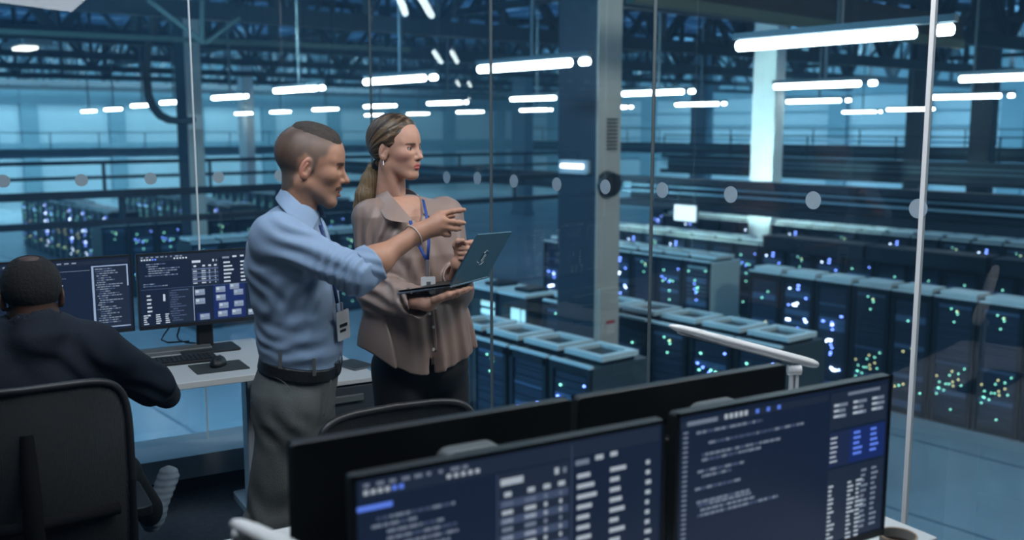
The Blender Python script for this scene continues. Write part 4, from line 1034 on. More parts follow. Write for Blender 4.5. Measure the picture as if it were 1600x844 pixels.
def body_core(P):
    d = loft(P, shin(.84, tor) , Fm); d = smin(d, loft(P, shin(.93, pel), Fm), .03)
    d = smin(d, chain(P, (sh, el), (.048, .040)), .03); d = smin(d, chain(P, (sh2, el2, wr2), (.048, .038, .028)), .03)
    for h_, k_, a_ in ((hipA, kneA, ankA), (hipB, kneB, ankB)): d = smin(d, chain(P, (h_, k_, a_), (.075, .052, .036)), .03); d = smin(d, cap(P, a_, (a_.x + .14, a_.y, .035), .034, .028), .02)
    return d
def fore(P):
    # forearm and hand
    d = ecap(P, el, wr, .040, .0255, (0.2, 1, 0.1), .92)
    mid = el.lerp(wr, .3); d = smin(d, ell(P, mid, (.05, .042, .044)), .03)
    hh = hand(P, wr, mc, fi, th, (.1, 1, .1), 1.0)
    return smin(d, hh, .016)
def man_tone(V_):
    P = V_.astype(np.float32); q = hm.loc(P); c = np.tile(np.array([.42, .215, .14], np.float32), (len(P), 1))
    n = vnoise(P, 60, 3)
    head = (q[:, 2] > -.2) & (np.abs(q[:, 0]) < .16) & (np.abs(q[:, 1]) < .12)
    front = sst(q[:, 0], .0, .04)
    st = sst(q[:, 0] - .45 * np.abs(q[:, 2] + .1), -.03, .02) * sst(-q[:, 2], .045, .07) * sst(q[:, 2], -.135, -.115)   # jaw stubble
    c = np.where(head[:, None], mixc(c, (.24, .15, .115), st * .45), c)
    # buzzed scalp: behind the hairline and above the nape
    pg = poly2(q[:, 0], q[:, 2], [(.2, .080), (.080, .078), (.060, .062), (.050, .040), (.034, .026), (.024, .004), (.016, -.022), (.007, -.020), (.004, .022), (-.012, .034), (-.028, .018), (-.033, -.030), (-.040, -.070), (-.060, -.088), (-.3, -.09), (-.3, .3), (.2, .3)])
    sc = sst(-pg + .003 * n, -.006, .010)
    top = sst(q[:, 2], .05, .095); back = sst(-q[:, 0], .01, .07)
    hc = np.array([.135, .098, .080]) * (1 - .55 * back[:, None]) * (1 - .5 * sst(q[:, 2], .055, .085)[:, None])
    w = np.where(head, sc, 0) * (.86 + .1 * n); c = c * (1 - w[:, None]) + hc * w[:, None]
    nape = sst(-q[:, 0] - .035, 0, .02) * sst(q[:, 2], -.09, -.06) * sst(-q[:, 2], -.02, .02); c = np.where(head[:, None], mixc(c, (.12, .095, .085), nape * .8), c)
    y = np.abs(q[:, 1])
    brow = sst(q[:, 0], .055, .065) * (np.abs(q[:, 2] - (.0165 + .10 * (y - .03) * (y < .03) - .15 * (y - .035) * (y > .035))) < .0042) * (y > .010) * (y < .050)
    c = mixc(c, (.05, .032, .022), np.where(head, brow, 0) * .85)
    mus = (q[:, 0] > .06) * (np.abs(q[:, 2] + .0530 + y * .25) < .0062) * (y < .030); c = mixc(c, (.05, .03, .02), np.where(head, mus, 0) * .9)
    lip = (q[:, 0] > .076) * (q[:, 2] < -.0595) * (q[:, 2] > -.090) * (y < .020 - np.abs(q[:, 2] + .070) * .7); c = mixc(c, (.40, .13, .11), np.where(head, lip, 0) * .7)
    gap = (np.abs(q[:, 2] + .0705) < .0035) * (q[:, 0] > .07) * (q[:, 0] < .095) * (y < .017); c = mixc(c, (.07, .02, .02), np.where(head, gap, 0) * .8)
    er = (y > .0795) * (np.abs(q[:, 0]) < .03) * (np.abs(q[:, 2]) < .035); c = mixc(c, (.50, .20, .14), np.where(head, er, 0) * .6)
    return c
w0 = hm.c
parts = [surface(lambda P: hm.sdf(P), w0 - .215, w0 + .16, .0021), surface(fore, np.array(el) + (-.06, -.09, -.10), np.array(wr) + (.20, .13, .12), .0026), surface(body_core, (-1.15, 2.45, 0.0), (-.2, 3.45, 1.62), .011)]
body = mkmesh('body', parts, M_skin, person, man_tone, 1)
hm.eyes(person)
# short dark hair on the crown
def mhair(P):
    q = hm.loc(P)
    reg = smax(-(q[:, 2] - (.082 - .25 * (q[:, 0] - .02))) * .8, q[:, 0] - .088, .01); reg = smax(reg, np.abs(q[:, 1]) - .066, .01)
    d = hm.skull(q) * hm.s + .0006 - .0075 * sst(-reg, .0, .020) - .0009 * vnoise(P, 190, 5)
    return smax(d, reg, .003)
M_hm = mat('short_dark_hair', (.036, .025, .019), .7, noise=.5, nscale=90, bump=.5, bscale=300)
mkmesh('hair', [surface(mhair, w0 - .16, w0 + .17, .003)], M_hm, person)
# shirt
def wrk(P, amp, sc=(14, 14, 6), seed=0): return amp * (vnoise(P, sc, seed) + .45 * vnoise(P, np.array(sc) * 2.1, seed + 1))
def rip(P, o, d, wl, amp, fall, perp=None):
    # a short bundle of drape folds radiating from o, ridges across direction d
    q = P - A3(o); a = A3(d); a = a / np.linalg.norm(a); r2 = (q ** 2).sum(1); return amp * np.sin(q @ a * 2 * math.pi / wl + 3 * vnoise(P, 9, 2)) * np.exp(-r2 / (fall * fall))
tip_el = el + (el - sh).normalized() * .0
cuff = el.lerp(wr, .20)
def shirt(P):
    d = loft(P, tor, Fm, ends=False); d = smax(d, P[:, 2] - m(460, 312).z, .03); d = smax(d, m(470, 570).z - P[:, 2] - .145 * (P[:, 0] - m(470, 570).x), .012)
    d = smax(d, -cap(P, hm.wpt((-.022, 0, -.135)), hm.wpt((-.02, 0, -.04)), .050, .062), .008)
    d = smin(d, ell(P, m(432, 371, -.145), (.072, .062, .066)), .04); d = smin(d, ell(P, m(462, 374, .14), (.07, .06, .06)), .04)
    fl = wrk(P, .0040, (10, 10, 16), 4) + rip(P, m(420, 445, -.1), (.75, 0, .7), .055, .0040, .10) + rip(P, m(418, 522, -.12), (.45, 0, 1), .040, .0030, .065) + rip(P, m(480, 525, -.17), (-.3, 0, 1), .06, .0030, .09) + rip(P, m(490, 470, -.15), (1, 0, -.5), .05, .0035, .12)
    d = d + fl
    arm = ecap(P, sh, el, .072, .058, (0, 1, 0), .95)
    arm = smin(arm, cap(P, el, el.lerp(wr, .12), .056, .049), .03)
    arm = arm + wrk(P, .0035, (9, 14, 14), 9) + rip(P, el + Vector((-.02, -.05, .01)), (el - sh), .030, .0055, .085) + rip(P, sh.lerp(el, .35) + Vector((0, -.06, -.02)), (.3, 0, 1), .055, .006, .13)
    d = smin(d, arm, .028)
    # left sleeve on the far side
    d = smin(d, chain(P, (sh2, el2, el2.lerp(wr2, .2)), (.068, .056, .05)), .03)
    return d
mkmesh('shirt', [surface(shirt, (-1.05, 2.55, .98), (-.2, 3.5, 1.66), .0045)], M_shirt, person, smooth_it=2)
ax = (wr - el).normalized()
def cuffs(P):
    c0 = el.lerp(wr, .12); c1 = el.lerp(wr, .31)
    t = (P - A3(c0)) @ A3(ax); L_ = (c1 - c0).length
    o_ = ecap(P, c0 - ax * .05, c1 + ax * .05, .0600, .0590, (0, 1, 0), .95) + .0016 * np.sin((P - A3(c0)) @ A3((.2, .4, 1)) * 190) + .0025 * vnoise(P, 25, 7)
    d = smax(o_, smax(-t - .004 * vnoise(P, 20, 1), t - L_ - .006 * vnoise(P, 18, 2), .003), .004)
    return smax(d, -(ecap(P, c0 - ax * .08, c1 + ax * .08, .0520, .0510, (0, 1, 0), .95)), .002)
mkmesh('rolled_cuff', [surface(cuffs, np.array(el) - .09, np.array(wr) + .05, .003)], M_shirt, person)
# collar: stand and folded leaf following the neck opening
def collar(parent, pts_top, pts_bot, m_, name='collar'):
    n = len(pts_top); rows = []
    for k in range(5):
        f = k / 4; row = []
        for a, b_ in zip(pts_top, pts_bot):
            p = Vector(a).lerp(Vector(b_), f); row.append(p)
        rows.append(row)
    return sheet(name, parent, rows, m_, .004, 2)
def ringpts(h, zc, r, tilt, r2=None, a0=20, a1=340, n=13, out=0):
    r_ = []
    for i in range(n):
        a = R(a0 + (a1 - a0) * i / (n - 1)); x = math.cos(a); y = math.sin(a)
        r_.append(h.wpt((zc[0] + x * r, y * (r2 or r), zc[1] + tilt * x)))
    return r_
# near (right) leaf and far leaf of the collar, top edge hugging the neck
tp = [m(500, 338, -.03), m(490, 334, -.066), m(471, 319, -.078), m(455, 304, -.068), m(444, 295, -.035), m(441, 291, .0), m(446, 292, .04), m(462, 298, .065), m(484, 311, .06), m(505, 324, .035)]
bt = [m(488, 362, -.105), m(479, 360, -.118), m(457, 343, -.128), m(441, 327, -.110), m(431, 314, -.062), m(429, 308, .0), m(436, 311, .06), m(462, 318, .095), m(494, 334, .085), m(511, 342, .045)]
collar(person, tp, bt, M_shirt)
# shirt front placket
sheet('placket', person, [[m(497, 338, -.0), m(503, 337, .01)], [m(508, 360, -.03), m(514, 360, -.01)], [m(517, 400, -.045), m(523, 402, -.02)], [m(522, 440, -.04), m(529, 442, -.02)], [m(526, 490, -.04), m(532.5, 492, -.02)], [m(531, 530, -.04), m(537.5, 532, -.02)], [m(531, 560, -.04), m(536, 562, -.02)]], M_shirt, .004, 1)
# trousers
def trousers(P):
    d = loft(P, pel, Fm, ends=False); d = smax(d, P[:, 2] - m(470, 566).z + .14 * (P[:, 0] - m(470, 566).x), .006); d = smax(d, m(470, 668).z - P[:, 2], .03)
    la = chain(P, (hipA, kneA, ankA), (.105, .083, .066), .05); la = la + wrk(P, .007, (12, 12, 5), 21) + rip(P, kneA + Vector((-.03, -.05, .02)), (.5, 0, 1), .08, .005, .10) + rip(P, m(435, 660, -.15), (.8, 0, .5), .07, .0045, .10)
    lb = chain(P, (hipB, kneB, ankB), (.103, .080, .064), .05) + wrk(P, .005, (12, 12, 9), 31)
    d = smin(d + wrk(P, .003, (12, 12, 10), 22), smin(la, lb, .02), .04)
    d = smax(d, .06 - P[:, 2], .01)
    return d
mkmesh('trousers', [surface(trousers, (-1.15, 2.5, .04), (-.25, 3.45, 1.2), .0065)], M_trou, person, smooth_it=2)
zb = m(470, 565).z; xb = m(470, 565).x
def belt(P):
    zz = P[:, 2] - zb + .145 * (P[:, 0] - xb); d = loft(P, pel, Fm, ends=False); d = np.maximum(np.abs(d + .001) - .0075, np.abs(zz) - .019); return d
mkmesh('belt', [surface(belt, (-.9, 2.7, .98), (-.4, 3.3, 1.2), .003)], M_belt, person)
for px, py in ((438, 563), (491, 574)):
    bb = MB(); p = m(px, py, -.168 if px < 450 else -.160); bb.rbox((-.005, -.003, -.026), (.005, .003, .026), .002, M_trou, axis=1); bb.build('belt_loop', person, loc=p)
sheet('pocket_edge', person, [[m(424, 588, -.170), m(427, 588, -.172)], [m(446, 596, -.188), m(447, 598, -.190)], [m(452, 610, -.190), m(455, 611, -.191)]], M_trou, .004, 1)
sheet('front_seam', person, [[m(516, 590, -.125), m(519, 590, -.12)], [m(513, 620, -.13), m(516, 620, -.125)], [m(503, 655, -.14), m(506, 656, -.135)]], M_trou, .004, 1)
bb = MB(); p = m(528, 573, -.055); bb.rbox((-.004, -.02, -.017), (.004, .02, .017), .004, mat('buckle_metal', (.25, .25, .25), .3, .9), axis=0); bb.build('buckle', person, loc=p)
for a_, nm in ((ankA, 1), (ankB, 1)):
    o = mkmesh('shoe', [surface(lambda P: smax(smin(ecap(P, (a_.x - .02, a_.y, .045), (a_.x + .19, a_.y, .035), .045, .040, (0, 0, 1), .8), cap(P, (a_.x, a_.y, .05), (a_.x, a_.y, .09), .045, .04), .03), .004 - P[:, 2], .004), (a_.x - .1, a_.y - .08, -.01), (a_.x + .27, a_.y + .08, .16), .007)], M_shoe, person)
# bracelet
cb = el.lerp(wr, .93); bb = MB(); u_ = ax.cross(Vector((0, 1, 0))).normalized(); v_ = ax.cross(u_).normalized()
bb.tube([cb + u_ * math.cos(t) * .0335 + v_ * math.sin(t) * .031 + ax * .006 * math.sin(t) for t in [i * math.pi / 16 for i in range(33)]], .0022, mat('woven_bracelet', (.45, .38, .34), .6), 8, cap=False); bb.build('bracelet', person, smooth=True)
# lanyard and badge
M_lan = mat('blue_lanyard', (.015, .06, .28), .6); M_lan2 = mat('navy_lanyard', (.012, .03, .12), .6); M_badge = mat('white_badge', (.62, .64, .66), .35); M_clip = mat('clip_metal', (.5, .5, .52), .3, .8)
lan = thing('lanyard', 'dark blue lanyard with a white badge hanging on the pale blue shirt', 'lanyard', (0, 0, 0))
strip('strap', lan, [m(482, 356, -.085), m(490, 362, -.09), m(497, 374, -.085), m(504, 386, -.075), m(512, 405, -.06), m(521, 440, -.052), m(527, 474, -.056)], .011, (.5, -1, 0), M_lan2)
strip('strap', lan, [m(500, 352, -.02), m(507, 372, -.035), m(513, 395, -.045), m(522, 440, -.052), m(527, 474, -.056)], .010, (.7, -1, 0), M_lan2)
bp_ = m(536, 508, -.065); o = thing('badge', None, None, bp_, R(62)); del_ = [o.pop(k_) for k_ in list(o.keys())] if False else None
o.rotation_euler = (0, R(-4), R(62)); o.parent = lan
b2 = MB(); b2.rbox((-.030, -.0015, -.045), (.030, .0015, .045), .004, M_badge, axis=1); b2.box((-.018, -.0025, -.005), (.018, -.0015, .005), M_black); b2.box((-.018, -.0025, -.02), (.010, -.0015, -.012), M_black); b2.build('card', o)
b2 = MB(); b2.tube([(0, 0, .045), (0, 0, .07)], .004, M_clip, 8); b2.build('clip', o)
# ================================================================ woman with laptop
DW = 3.35
def w(px, py, dy=0.0): return PD(px, py, DW + dy)
lady = thing('person', 'standing woman in taupe blouse and black trousers holding a laptop, hair in a ponytail', 'person', (0, 0, 0))
hw = Head(w(619, 233), (.875, -.475, .04), (.02, 0, 1), .895, jaw=.72, chw=.86, brow=.62, nose=1.02, lip=1.12, width=.93, neck=.046, neck2=(-.045, .01, -.17), neckr2=.053, ear=1.0, chin=.985, gaze=.15)
Fw = Vector((.62, -.785, 0)).normalized()      # torso faces right and towards the camera
Sw = Vector((Fw.y, -Fw.x, 0))                  # her right side -> image left
shR = w(581, 343, -.05); elR = w(592, 458, -.12); wrR = w(668, 476, -.30)
shL = w(694, 335, .10); elL = w(712, 455, .02); wrL = w(717, 412, -.16)
# right hand flat under the laptop
mR = [w(700, 459, -.33), w(698, 462, -.30), w(695, 465, -.27), w(690, 467, -.24)]
fR = [[mR[0], w(715, 456, -.31), w(725, 453, -.295), w(733, 450, -.28)], [mR[1], w(715, 459, -.28), w(727, 455, -.26), w(738, 450, -.245)],
      [mR[2], w(712, 461.5, -.25), w(724, 457, -.23), w(735, 452, -.215)], [mR[3], w(705, 464, -.225), w(715, 460, -.21), w(724, 456, -.20)]]
tR = [w(679, 469, -.335), w(690, 465, -.345), w(700, 461, -.345), w(708, 458, -.34)]
# left fist
mL = [w(735, 380, -.13), w(737, 388, -.135), w(736, 396, -.14), w(733, 403, -.145)]
fL = [[mL[0], w(739, 379, -.165), w(729, 380, -.185), w(719, 381, -.178)], [mL[1], w(741, 388, -.172), w(730, 388.5, -.192), w(719, 389, -.183)],
      [mL[2], w(739, 396, -.175), w(729, 396.5, -.193), w(719, 396.5, -.183)], [mL[3], w(735, 403.5, -.175), w(727, 404, -.19), w(719, 404, -.182)]]
tL = [w(716, 396, -.165), w(712, 383, -.178), w(716, 377, -.195), w(723, 376, -.202)]
zw = lambda py, px, hf, hs, dy=0.0: (w(px, py, dy).z, w(px, py, dy).x, w(px, py, dy).y, hf, hs)
torW = [zw(306, 632, .045, .07), zw(320, 634, .070, .125), zw(335, 636, .090, .165), zw(360, 641, .108, .182), zw(395, 645, .118, .180), zw(430, 647, .115, .172), zw(470, 649, .125, .182), zw(510, 651, .140, .195), zw(545, 654, .150, .205), zw(585, 655, .155, .21)]
hA, kA, aA = w(621, 590, -.05), w(627, 715, -.08), w(625, 880, -.02)
hB, kB, aB = w(695, 590, .07), w(706, 715, .06), w(712, 880, .10)
def core_w(P):
    d = loft(P, [(z, x, y, a * .85, b_ * .85) for z, x, y, a, b_ in torW[:-3]], Fw)
    d = smin(d, chain(P, (shR, elR), (.040, .034)), .03); d = smin(d, chain(P, (shL, elL), (.040, .032)), .03)
    for h_, k_, a_ in ((hA, kA, aA), (hB, kB, aB)): d = smin(d, chain(P, (h_, k_, a_), (.078, .05, .033)), .03); d = smin(d, cap(P, (a_.x, a_.y, .06), (a_.x + .09, a_.y - .11, .03), .03, .025), .02)
    return d
def armR(P):
    d = ecap(P, elR.lerp(wrR, .3), wrR, .036, .0215, (.0, .0, 1), .9); return smin(d, hand(P, wrR, mR, fR, tR, (0, 0, 1), .90, .012), .014)
def armL(P):
    d = ecap(P, elL.lerp(wrL, .2), wrL, .034, .021, (0, 1, 0), .9); return smin(d, hand(P, wrL, mL, fL, tL, (.2, 1, 0), .92, .0135), .014)
def lady_tone(V_):
    P = V_.astype(np.float32); q = hw.loc(P); c = np.tile(np.array([.50, .27, .19], np.float32), (len(P), 1)); y = np.abs(q[:, 1])
    head = (q[:, 2] > -.2) & (np.abs(q[:, 0]) < .16) & (y < .12)
    ck = np.exp(-((q[:, 0] - .06) ** 2 + (y - .045) ** 2 + (q[:, 2] + .03) ** 2) / .0006); c = mixc(c, (.50, .20, .16), np.where(head, ck, 0) * .5)
    bl = .0165 + .10 * (y - .03) * (y < .03) - .12 * (y - .035) * (y > .035)
    brow = (q[:, 0] > .05) * (np.abs(q[:, 2] - bl) < .0030) * (y > .012) * (y < .050); c = mixc(c, (.08, .045, .03), np.where(head, brow, 0) * .8)
    lip = (q[:, 0] > .076) * (q[:, 2] < -.0565) * (q[:, 2] > -.0795) * (y < .021 - np.abs(q[:, 2] + .067) * .9); c = mixc(c, (.48, .085, .085), np.where(head, lip, 0) * .8)
    r_ = np.sqrt((q[:, 0] - .0705) ** 2 + (y - .0295) ** 2 + (q[:, 2] + .001) ** 2)
    lash = (r_ < .0175) * (np.abs(q[:, 2] + .001) < .0070 - np.abs(y - .0295) * .1) * (q[:, 0] > .076); c = mixc(c, (.04, .022, .02), np.where(head, lash, 0) * .75)
    return c
c0 = hw.c
parts = [surface(lambda P: smin(hw.sdf(P), loft(P, [zw(322, 640, .055, .05), zw(335, 641, .075, .10), zw(380, 645, .098, .10)], Fw), .03), c0 + (-.16, -.17, -.33), c0 + (.18, .15, .13), .0021),
         surface(armR, (wrR.x - .20, wrR.y - .15, wrR.z - .12), (wrR.x + .20, wrR.y + .20, wrR.z + .13), .0026), surface(armL, (wrL.x - .08, wrL.y - .13, wrL.z - .10), (wrL.x + .10, wrL.y + .13, wrL.z + .12), .0026),
         surface(core_w, (-.85, 2.9, 0.0), (.1, 3.75, 1.62), .011)]
mkmesh('body', parts, M_skin, lady, lady_tone, 1)
hw.eyes(lady, (.08, .11, .13))
# hair: swept back cap and ponytail
M_hw = tonemat('brown_blonde_hair', .33, 0, bump=.25, bscale=200, spec=.5)
def hair_tone(V_):
    P = V_.astype(np.float32); q = hw.loc(P); a = np.arctan2(q[:, 2] + .02, q[:, 0] + .115)
    n = vnoise(np.stack([a * 30, q[:, 1] * 55, a * 0], 1), (1, 1, 1), 3) + .6 * vnoise(np.stack([a * 75, q[:, 1] * 120, a * 0], 1), (1, 1, 1), 5)
    c = np.tile(np.array([.040, .024, .014], np.float32), (len(P), 1)); return mixc(mixc(c, (.12, .075, .040), sst(n, -.3, .6)), (.27, .18, .10), sst(n, .55, 1.2) * .8)
M_pony = mat('blonde_ponytail_hair', (.20, .13, .065), .38, noise=.5, nscale=60, stretch=(3, 3, .35), bump=.4, bscale=150)
def whair(P):
    q = hw.loc(P); base = hw.skull(q) * hw.s
    st = np.sin((np.arctan2(q[:, 2] + .02, q[:, 0] + .115) * 44 + 3 * vnoise(P, 12, 4))) * .0009
    pg = poly2(q[:, 0] + .25 * np.maximum(np.abs(q[:, 1]) - .045, 0) * 0, q[:, 2], [(.2, .088), (.078, .080), (.064, .062), (.050, .042), (.040, .016), (.030, .004), (.012, -.004), (-.004, .006), (-.016, -.004), (-.024, -.030), (-.034, -.060), (-.060, -.078), (-.3, -.08), (-.3, .3), (.2, .3)]) * hw.s
    d = base + .0008 - .0125 * sst(-pg, .0, .024) * (1 - .45 * sst(q[:, 0], .02, .075)) + st
    d = smax(d, pg, .003)
    return d
mkmesh('hair', [surface(whair, c0 - .16, c0 + .16, .0024)], M_hw, lady, hair_tone)
pp = [w(594, 254, .03), w(583, 263, .05), w(578, 282, .055), w(572, 305, .05), w(567, 325, .06), w(566, 345, .075)]
def pony(P):
    d = chain(P, pp, [.015, .017, .028, .034, .030, .016], .02); a = np.arctan2(P[:, 1] - pp[2].y, P[:, 0] - pp[2].x); return d + .0014 * np.sin(a * 22 + vnoise(P, (18, 18, 3), 6) * 5) + .002 * vnoise(P, (60, 60, 8), 2)
mkmesh('ponytail', [surface(pony, (pp[5].x - .08, pp[0].y - .12, pp[5].z - .06), (pp[0].x + .06, pp[0].y + .16, pp[0].z + .05), .0028)], M_pony, lady)
bb = MB(); ta = (pp[1] - pp[0]).normalized(); bb.tube([pp[0].lerp(pp[1], .2), pp[0].lerp(pp[1], .9)], .019, M_black, 14); bb.build('hair_tie', lady, smooth=True)
bb = MB(); e_ = hw.wpt((-.004, -.080, -.042)); bb.tube([e_, e_ + Vector((.001, -.002, -.014))], .0028, M_clip, 8, radii=[.0015, .0034]); bb.build('earring', lady, smooth=True)
# blouse
hem = lambda P: w(650, 551).z - P[:, 2] - .042 * np.sin((P[:, 0] - w(650, 551).x) * 13 + .9) - .10 * np.clip(P[:, 0] - w(678, 560).x, 0, 1) * 1.0
vtip = w(652, 362, -.11)
def blouse(P):
    d = loft(P, torW, Fw, ends=False); d = smax(d, P[:, 2] - w(632, 304).z, .03)
    q = P - A3(w(650, 470)); s_ = q @ A3(Sw); f_ = q @ A3(Fw); hz = np.clip((w(650, 400).z - P[:, 2]) / .35, 0, 1.3)
    d = d + hz * (.0075 * np.sin(s_ * 62 + 2.2 * vnoise(P, (6, 6, 2), 8)) + .005 * np.sin(s_ * 118 + f_ * 30)) + wrk(P, .004, (9, 9, 5), 12) + rip(P, w(660, 420, -.12), (.9, 0, .5), .06, .005, .12) + rip(P, w(600, 380, -.12), (1, 0, -.3), .05, .006, .12)
    d = smin(d, ell(P, w(584, 338, -.04), (.062, .062, .05)), .04); d = smin(d, ell(P, w(693, 333, .09), (.06, .06, .05)), .04)
    # V opening at the front
    z = P[:, 2]; zt = w(640, 305).z; u_ = P - A3(vtip); sd = np.abs(u_ @ A3(Sw)); ff = u_ @ A3(Fw)
    v = np.maximum(sd - .011 - np.clip(u_[:, 2], 0, 1) * .50, -(ff + .11)); v = np.maximum(v, -(u_[:, 2]))
    d = smax(d, -v, .006)
    nk = hw.wpt((-.03, 0, -.13)); d = smax(d, -cap(P, nk, hw.wpt((-.02, 0, -.05)), .056, .06), .01)
    # hollow below so the hem hangs free
    d = smax(d, hem(P), .004)
    inner = loft(P, [(z_, x, y, a - .012, b_ - .012) for z_, x, y, a, b_ in torW], Fw, ends=False); d = np.where(P[:, 2] < w(650, 545).z, smax(d, -inner - 0.0, .003), d)
    # sleeves
    c1 = elR.lerp(wrR, .82)
    aR = smin(ecap(P, shR, elR, .068, .066, (0, 1, 0), .9), ecap(P, elR, c1, .066, .052, (0, 1, 0), .85), .03)
    aR = aR + wrk(P, .004, (9, 9, 9), 15) + rip(P, elR + Vector((.0, -.06, .02)), (.3, 0, 1), .04, .007, .10) + rip(P, shR + Vector((.01, -.06, -.10)), (1, 0, .1), .036, .007, .11) + rip(P, c1 + Vector((-.03, -.04, 0)), (1, 0, .5), .03, .005, .07)
    a_ = A3((wrR - elR).normalized()); t = (P - A3(c1)) @ a_; aR = smax(aR, t - .012, .004); aR = smax(aR, -np.maximum(cap(P, c1 - Vector(a_) * .03, c1 + Vector(a_) * .06, .044, .046), -t - .04), .003)
    d = smin(d, aR, .018)
    c2 = elL.lerp(wrL, .55)
    aL = smin(cap(P, shL, elL, .064, .058), cap(P, elL, c2, .056, .050), .03) + wrk(P, .004, (12, 12, 6), 18) + rip(P, shL + Vector((0, -.06, -.1)), (1, 0, .1), .04, .005, .12)
    a2 = A3((wrL - elL).normalized()); t2 = (P - A3(c2)) @ a2; aL = smax(aL, t2 - .01, .004); aL = smax(aL, -np.maximum(cap(P, c2 - Vector(a2) * .02, c2 + Vector(a2) * .05, .042, .044), -t2 - .03), .003)
    return smin(d, aL, .016)
mkmesh('blouse', [surface(blouse, (-.72, 2.86, .92), (-.02, 3.72, 1.64), .0042)], M_blouse, lady, smooth_it=2)
tpw = [w(655, 352, -.145), w(643, 342, -.135), w(626, 322, -.115), w(609, 302, -.055), w(603, 292, .01), w(612, 290, .06), w(632, 293, .07), w(650, 300, .04), w(657, 316, -.02), w(660, 334, -.075)]
btw = [w(637, 363, -.175), w(612, 346, -.165), w(600, 342, -.145), w(587, 318, -.075), w(585, 304, .01), w(600, 300, .085), w(634, 302, .10), w(662, 308, .06), w(672, 326, .0), w(677, 342, -.055)]
btw[0] = w(610, 345, -.172); btw[1] = w(606, 343, -.165)
collar(lady, tpw, btw, M_blouse)
# laid open front edge of the blouse below the collar
sheet('front_edge', lady, [[w(641, 341, -.14), w(647, 343, -.14)], [w(648, 356, -.150), w(655, 356, -.147)], [w(657, 372, -.155), w(664, 370, -.152)], [w(664, 400, -.155), w(671, 400, -.152)], [w(670, 470, -.165), w(677, 470, -.162)], [w(674, 520, -.175), w(682, 520, -.172)], [w(678, 555, -.180), w(685, 553, -.178)]], M_blouse, .003, 1)
for px, py in ((677, 511), (677, 546), (671, 490)):
    bb = MB(); bb.tube([(0, -.002, 0), (0, .002, 0)], .0055, mat('pearl_button', (.5, .47, .42), .25), 16); bb.build('button', lady, loc=w(px, py, -.188), rot=R(38))
def legs_w(P):
    d = None
    for h_, k_, a_ in ((hA, kA, aA), (hB, kB, aB)):
        e = chain(P, (h_, k_, a_), (.086, .066, .052), .05); d = e if d is None else smin(d, e, .02)
    d = smin(d, ell(P, w(656, 570, .01), (.170, .125, .105)), .03); return smax(d + wrk(P, .003, (12, 12, 9), 5), .07 - P[:, 2], .01)
mkmesh('trousers', [surface(legs_w, (-.8, 2.95, .04), (.05, 3.7, 1.12), .008)], M_blk, lady)
for a_ in (aA, aB):
    mkmesh('shoe', [surface(lambda P: smax(smin(ecap(P, (a_.x - .02, a_.y + .02, .045), (a_.x + .11, a_.y - .13, .03), .038, .032, (0, 0, 1), .8), cap(P, (a_.x, a_.y, .05), (a_.x, a_.y, .08), .04, .038), .03), .004 - P[:, 2], .004), (a_.x - .1, a_.y - .22, -.01), (a_.x + .2, a_.y + .1, .15), .007)], M_shoe, lady)
lan = thing('lanyard', 'bright blue lanyard with white badges hanging over the taupe blouse', 'lanyard', (0, 0, 0))
strip('strap', lan, [w(641, 345, -.150), w(646, 362, -.166), w(652, 378, -.172), w(661, 396, -.178), w(668, 409, -.182)], .010, (.5, -1, 0), M_lan)
strip('strap', lan, [w(661, 312, -.06), w(665, 330, -.12), w(669, 350, -.15), w(670, 380, -.170), w(668, 409, -.182)], .010, (.5, -1, 0), M_lan)
b2 = MB(); b2.tube([w(668, 406, -.185), w(668.5, 432, -.19)], .0045, M_clip, 8, radii=[.006, .003]); b2.build('clip', lan, smooth=True)
for px, py, hh, lb in ((669, 446, .028, 'badge_holder'), (672, 474, .02, 'card')):
    b2 = MB(); b2.rbox((-.024, -.0015, -hh), (.024, .0015, hh), .003, M_badge, axis=1); b2.box((-.006, -.0025, .0), (.008, -.0015, .012), M_stand); b2.build(lb, lan, loc=w(px, py, -.195), rot=R(20))
# laptop
M_lap = mat('laptop_blue_grey', (.075, .17, .225), .38, .35, noise=.03, nscale=10); M_lape = mat('laptop_edge_metal', (.45, .5, .53), .25, .9)
lt = thing('laptop', 'open slim blue grey laptop held up by the woman, its lid back to the viewer', 'laptop', (0, 0, 0))
Ah = PD(704, 447, 3.0); Bh = PD(762, 432, 3.29); Al = PD(747.5, 367, 2.965); Bl = PD(800, 362.5, 3.255); Cf = PD(620, 457.5, 3.075); Df = Cf + (Bh - Ah)
def slab(name, a, b_, c, d_, th, m_, parent):
    a, b_, c, d_ = [Vector(p) for p in (a, b_, c, d_)]; n_ = (b_ - a).cross(d_ - a).normalized() * th; q = MB(); q.raw([a, b_, c, d_, a + n_, b_ + n_, c + n_, d_ + n_], [(0, 1, 2, 3), (7, 6, 5, 4), (0, 4, 5, 1), (1, 5, 6, 2), (2, 6, 7, 3), (3, 7, 4, 0)], m_); return q.build(name, parent, bevel=.0015)
nl = (Al - Ah).cross(Bh - Ah).normalized(); sg = 1 if nl.y < 0 else -1; slab('lid', Ah, Al, Bl, Bh, -.005 * sg, M_lap, lt); slab('base', Ah, Cf, Df, Bh, .006, M_lape, lt)
up_ = Vector((0, 0, .0062))
slab('keyboard_deck', Ah + up_, Cf + up_, Df + up_, Bh + up_, .001, M_black, lt)
nl = (Al - Ah).cross(Bh - Ah).normalized(); nl = nl if nl.y < 0 else -nl
slab('display', Ah.lerp(Al, .05) - nl * .0048, Al.lerp(Ah, .04) - nl * .0048, Bl.lerp(Bh, .04) - nl * .0048, Bh.lerp(Bl, .05) - nl * .0048, -.001 * sg, M_screen, lt)
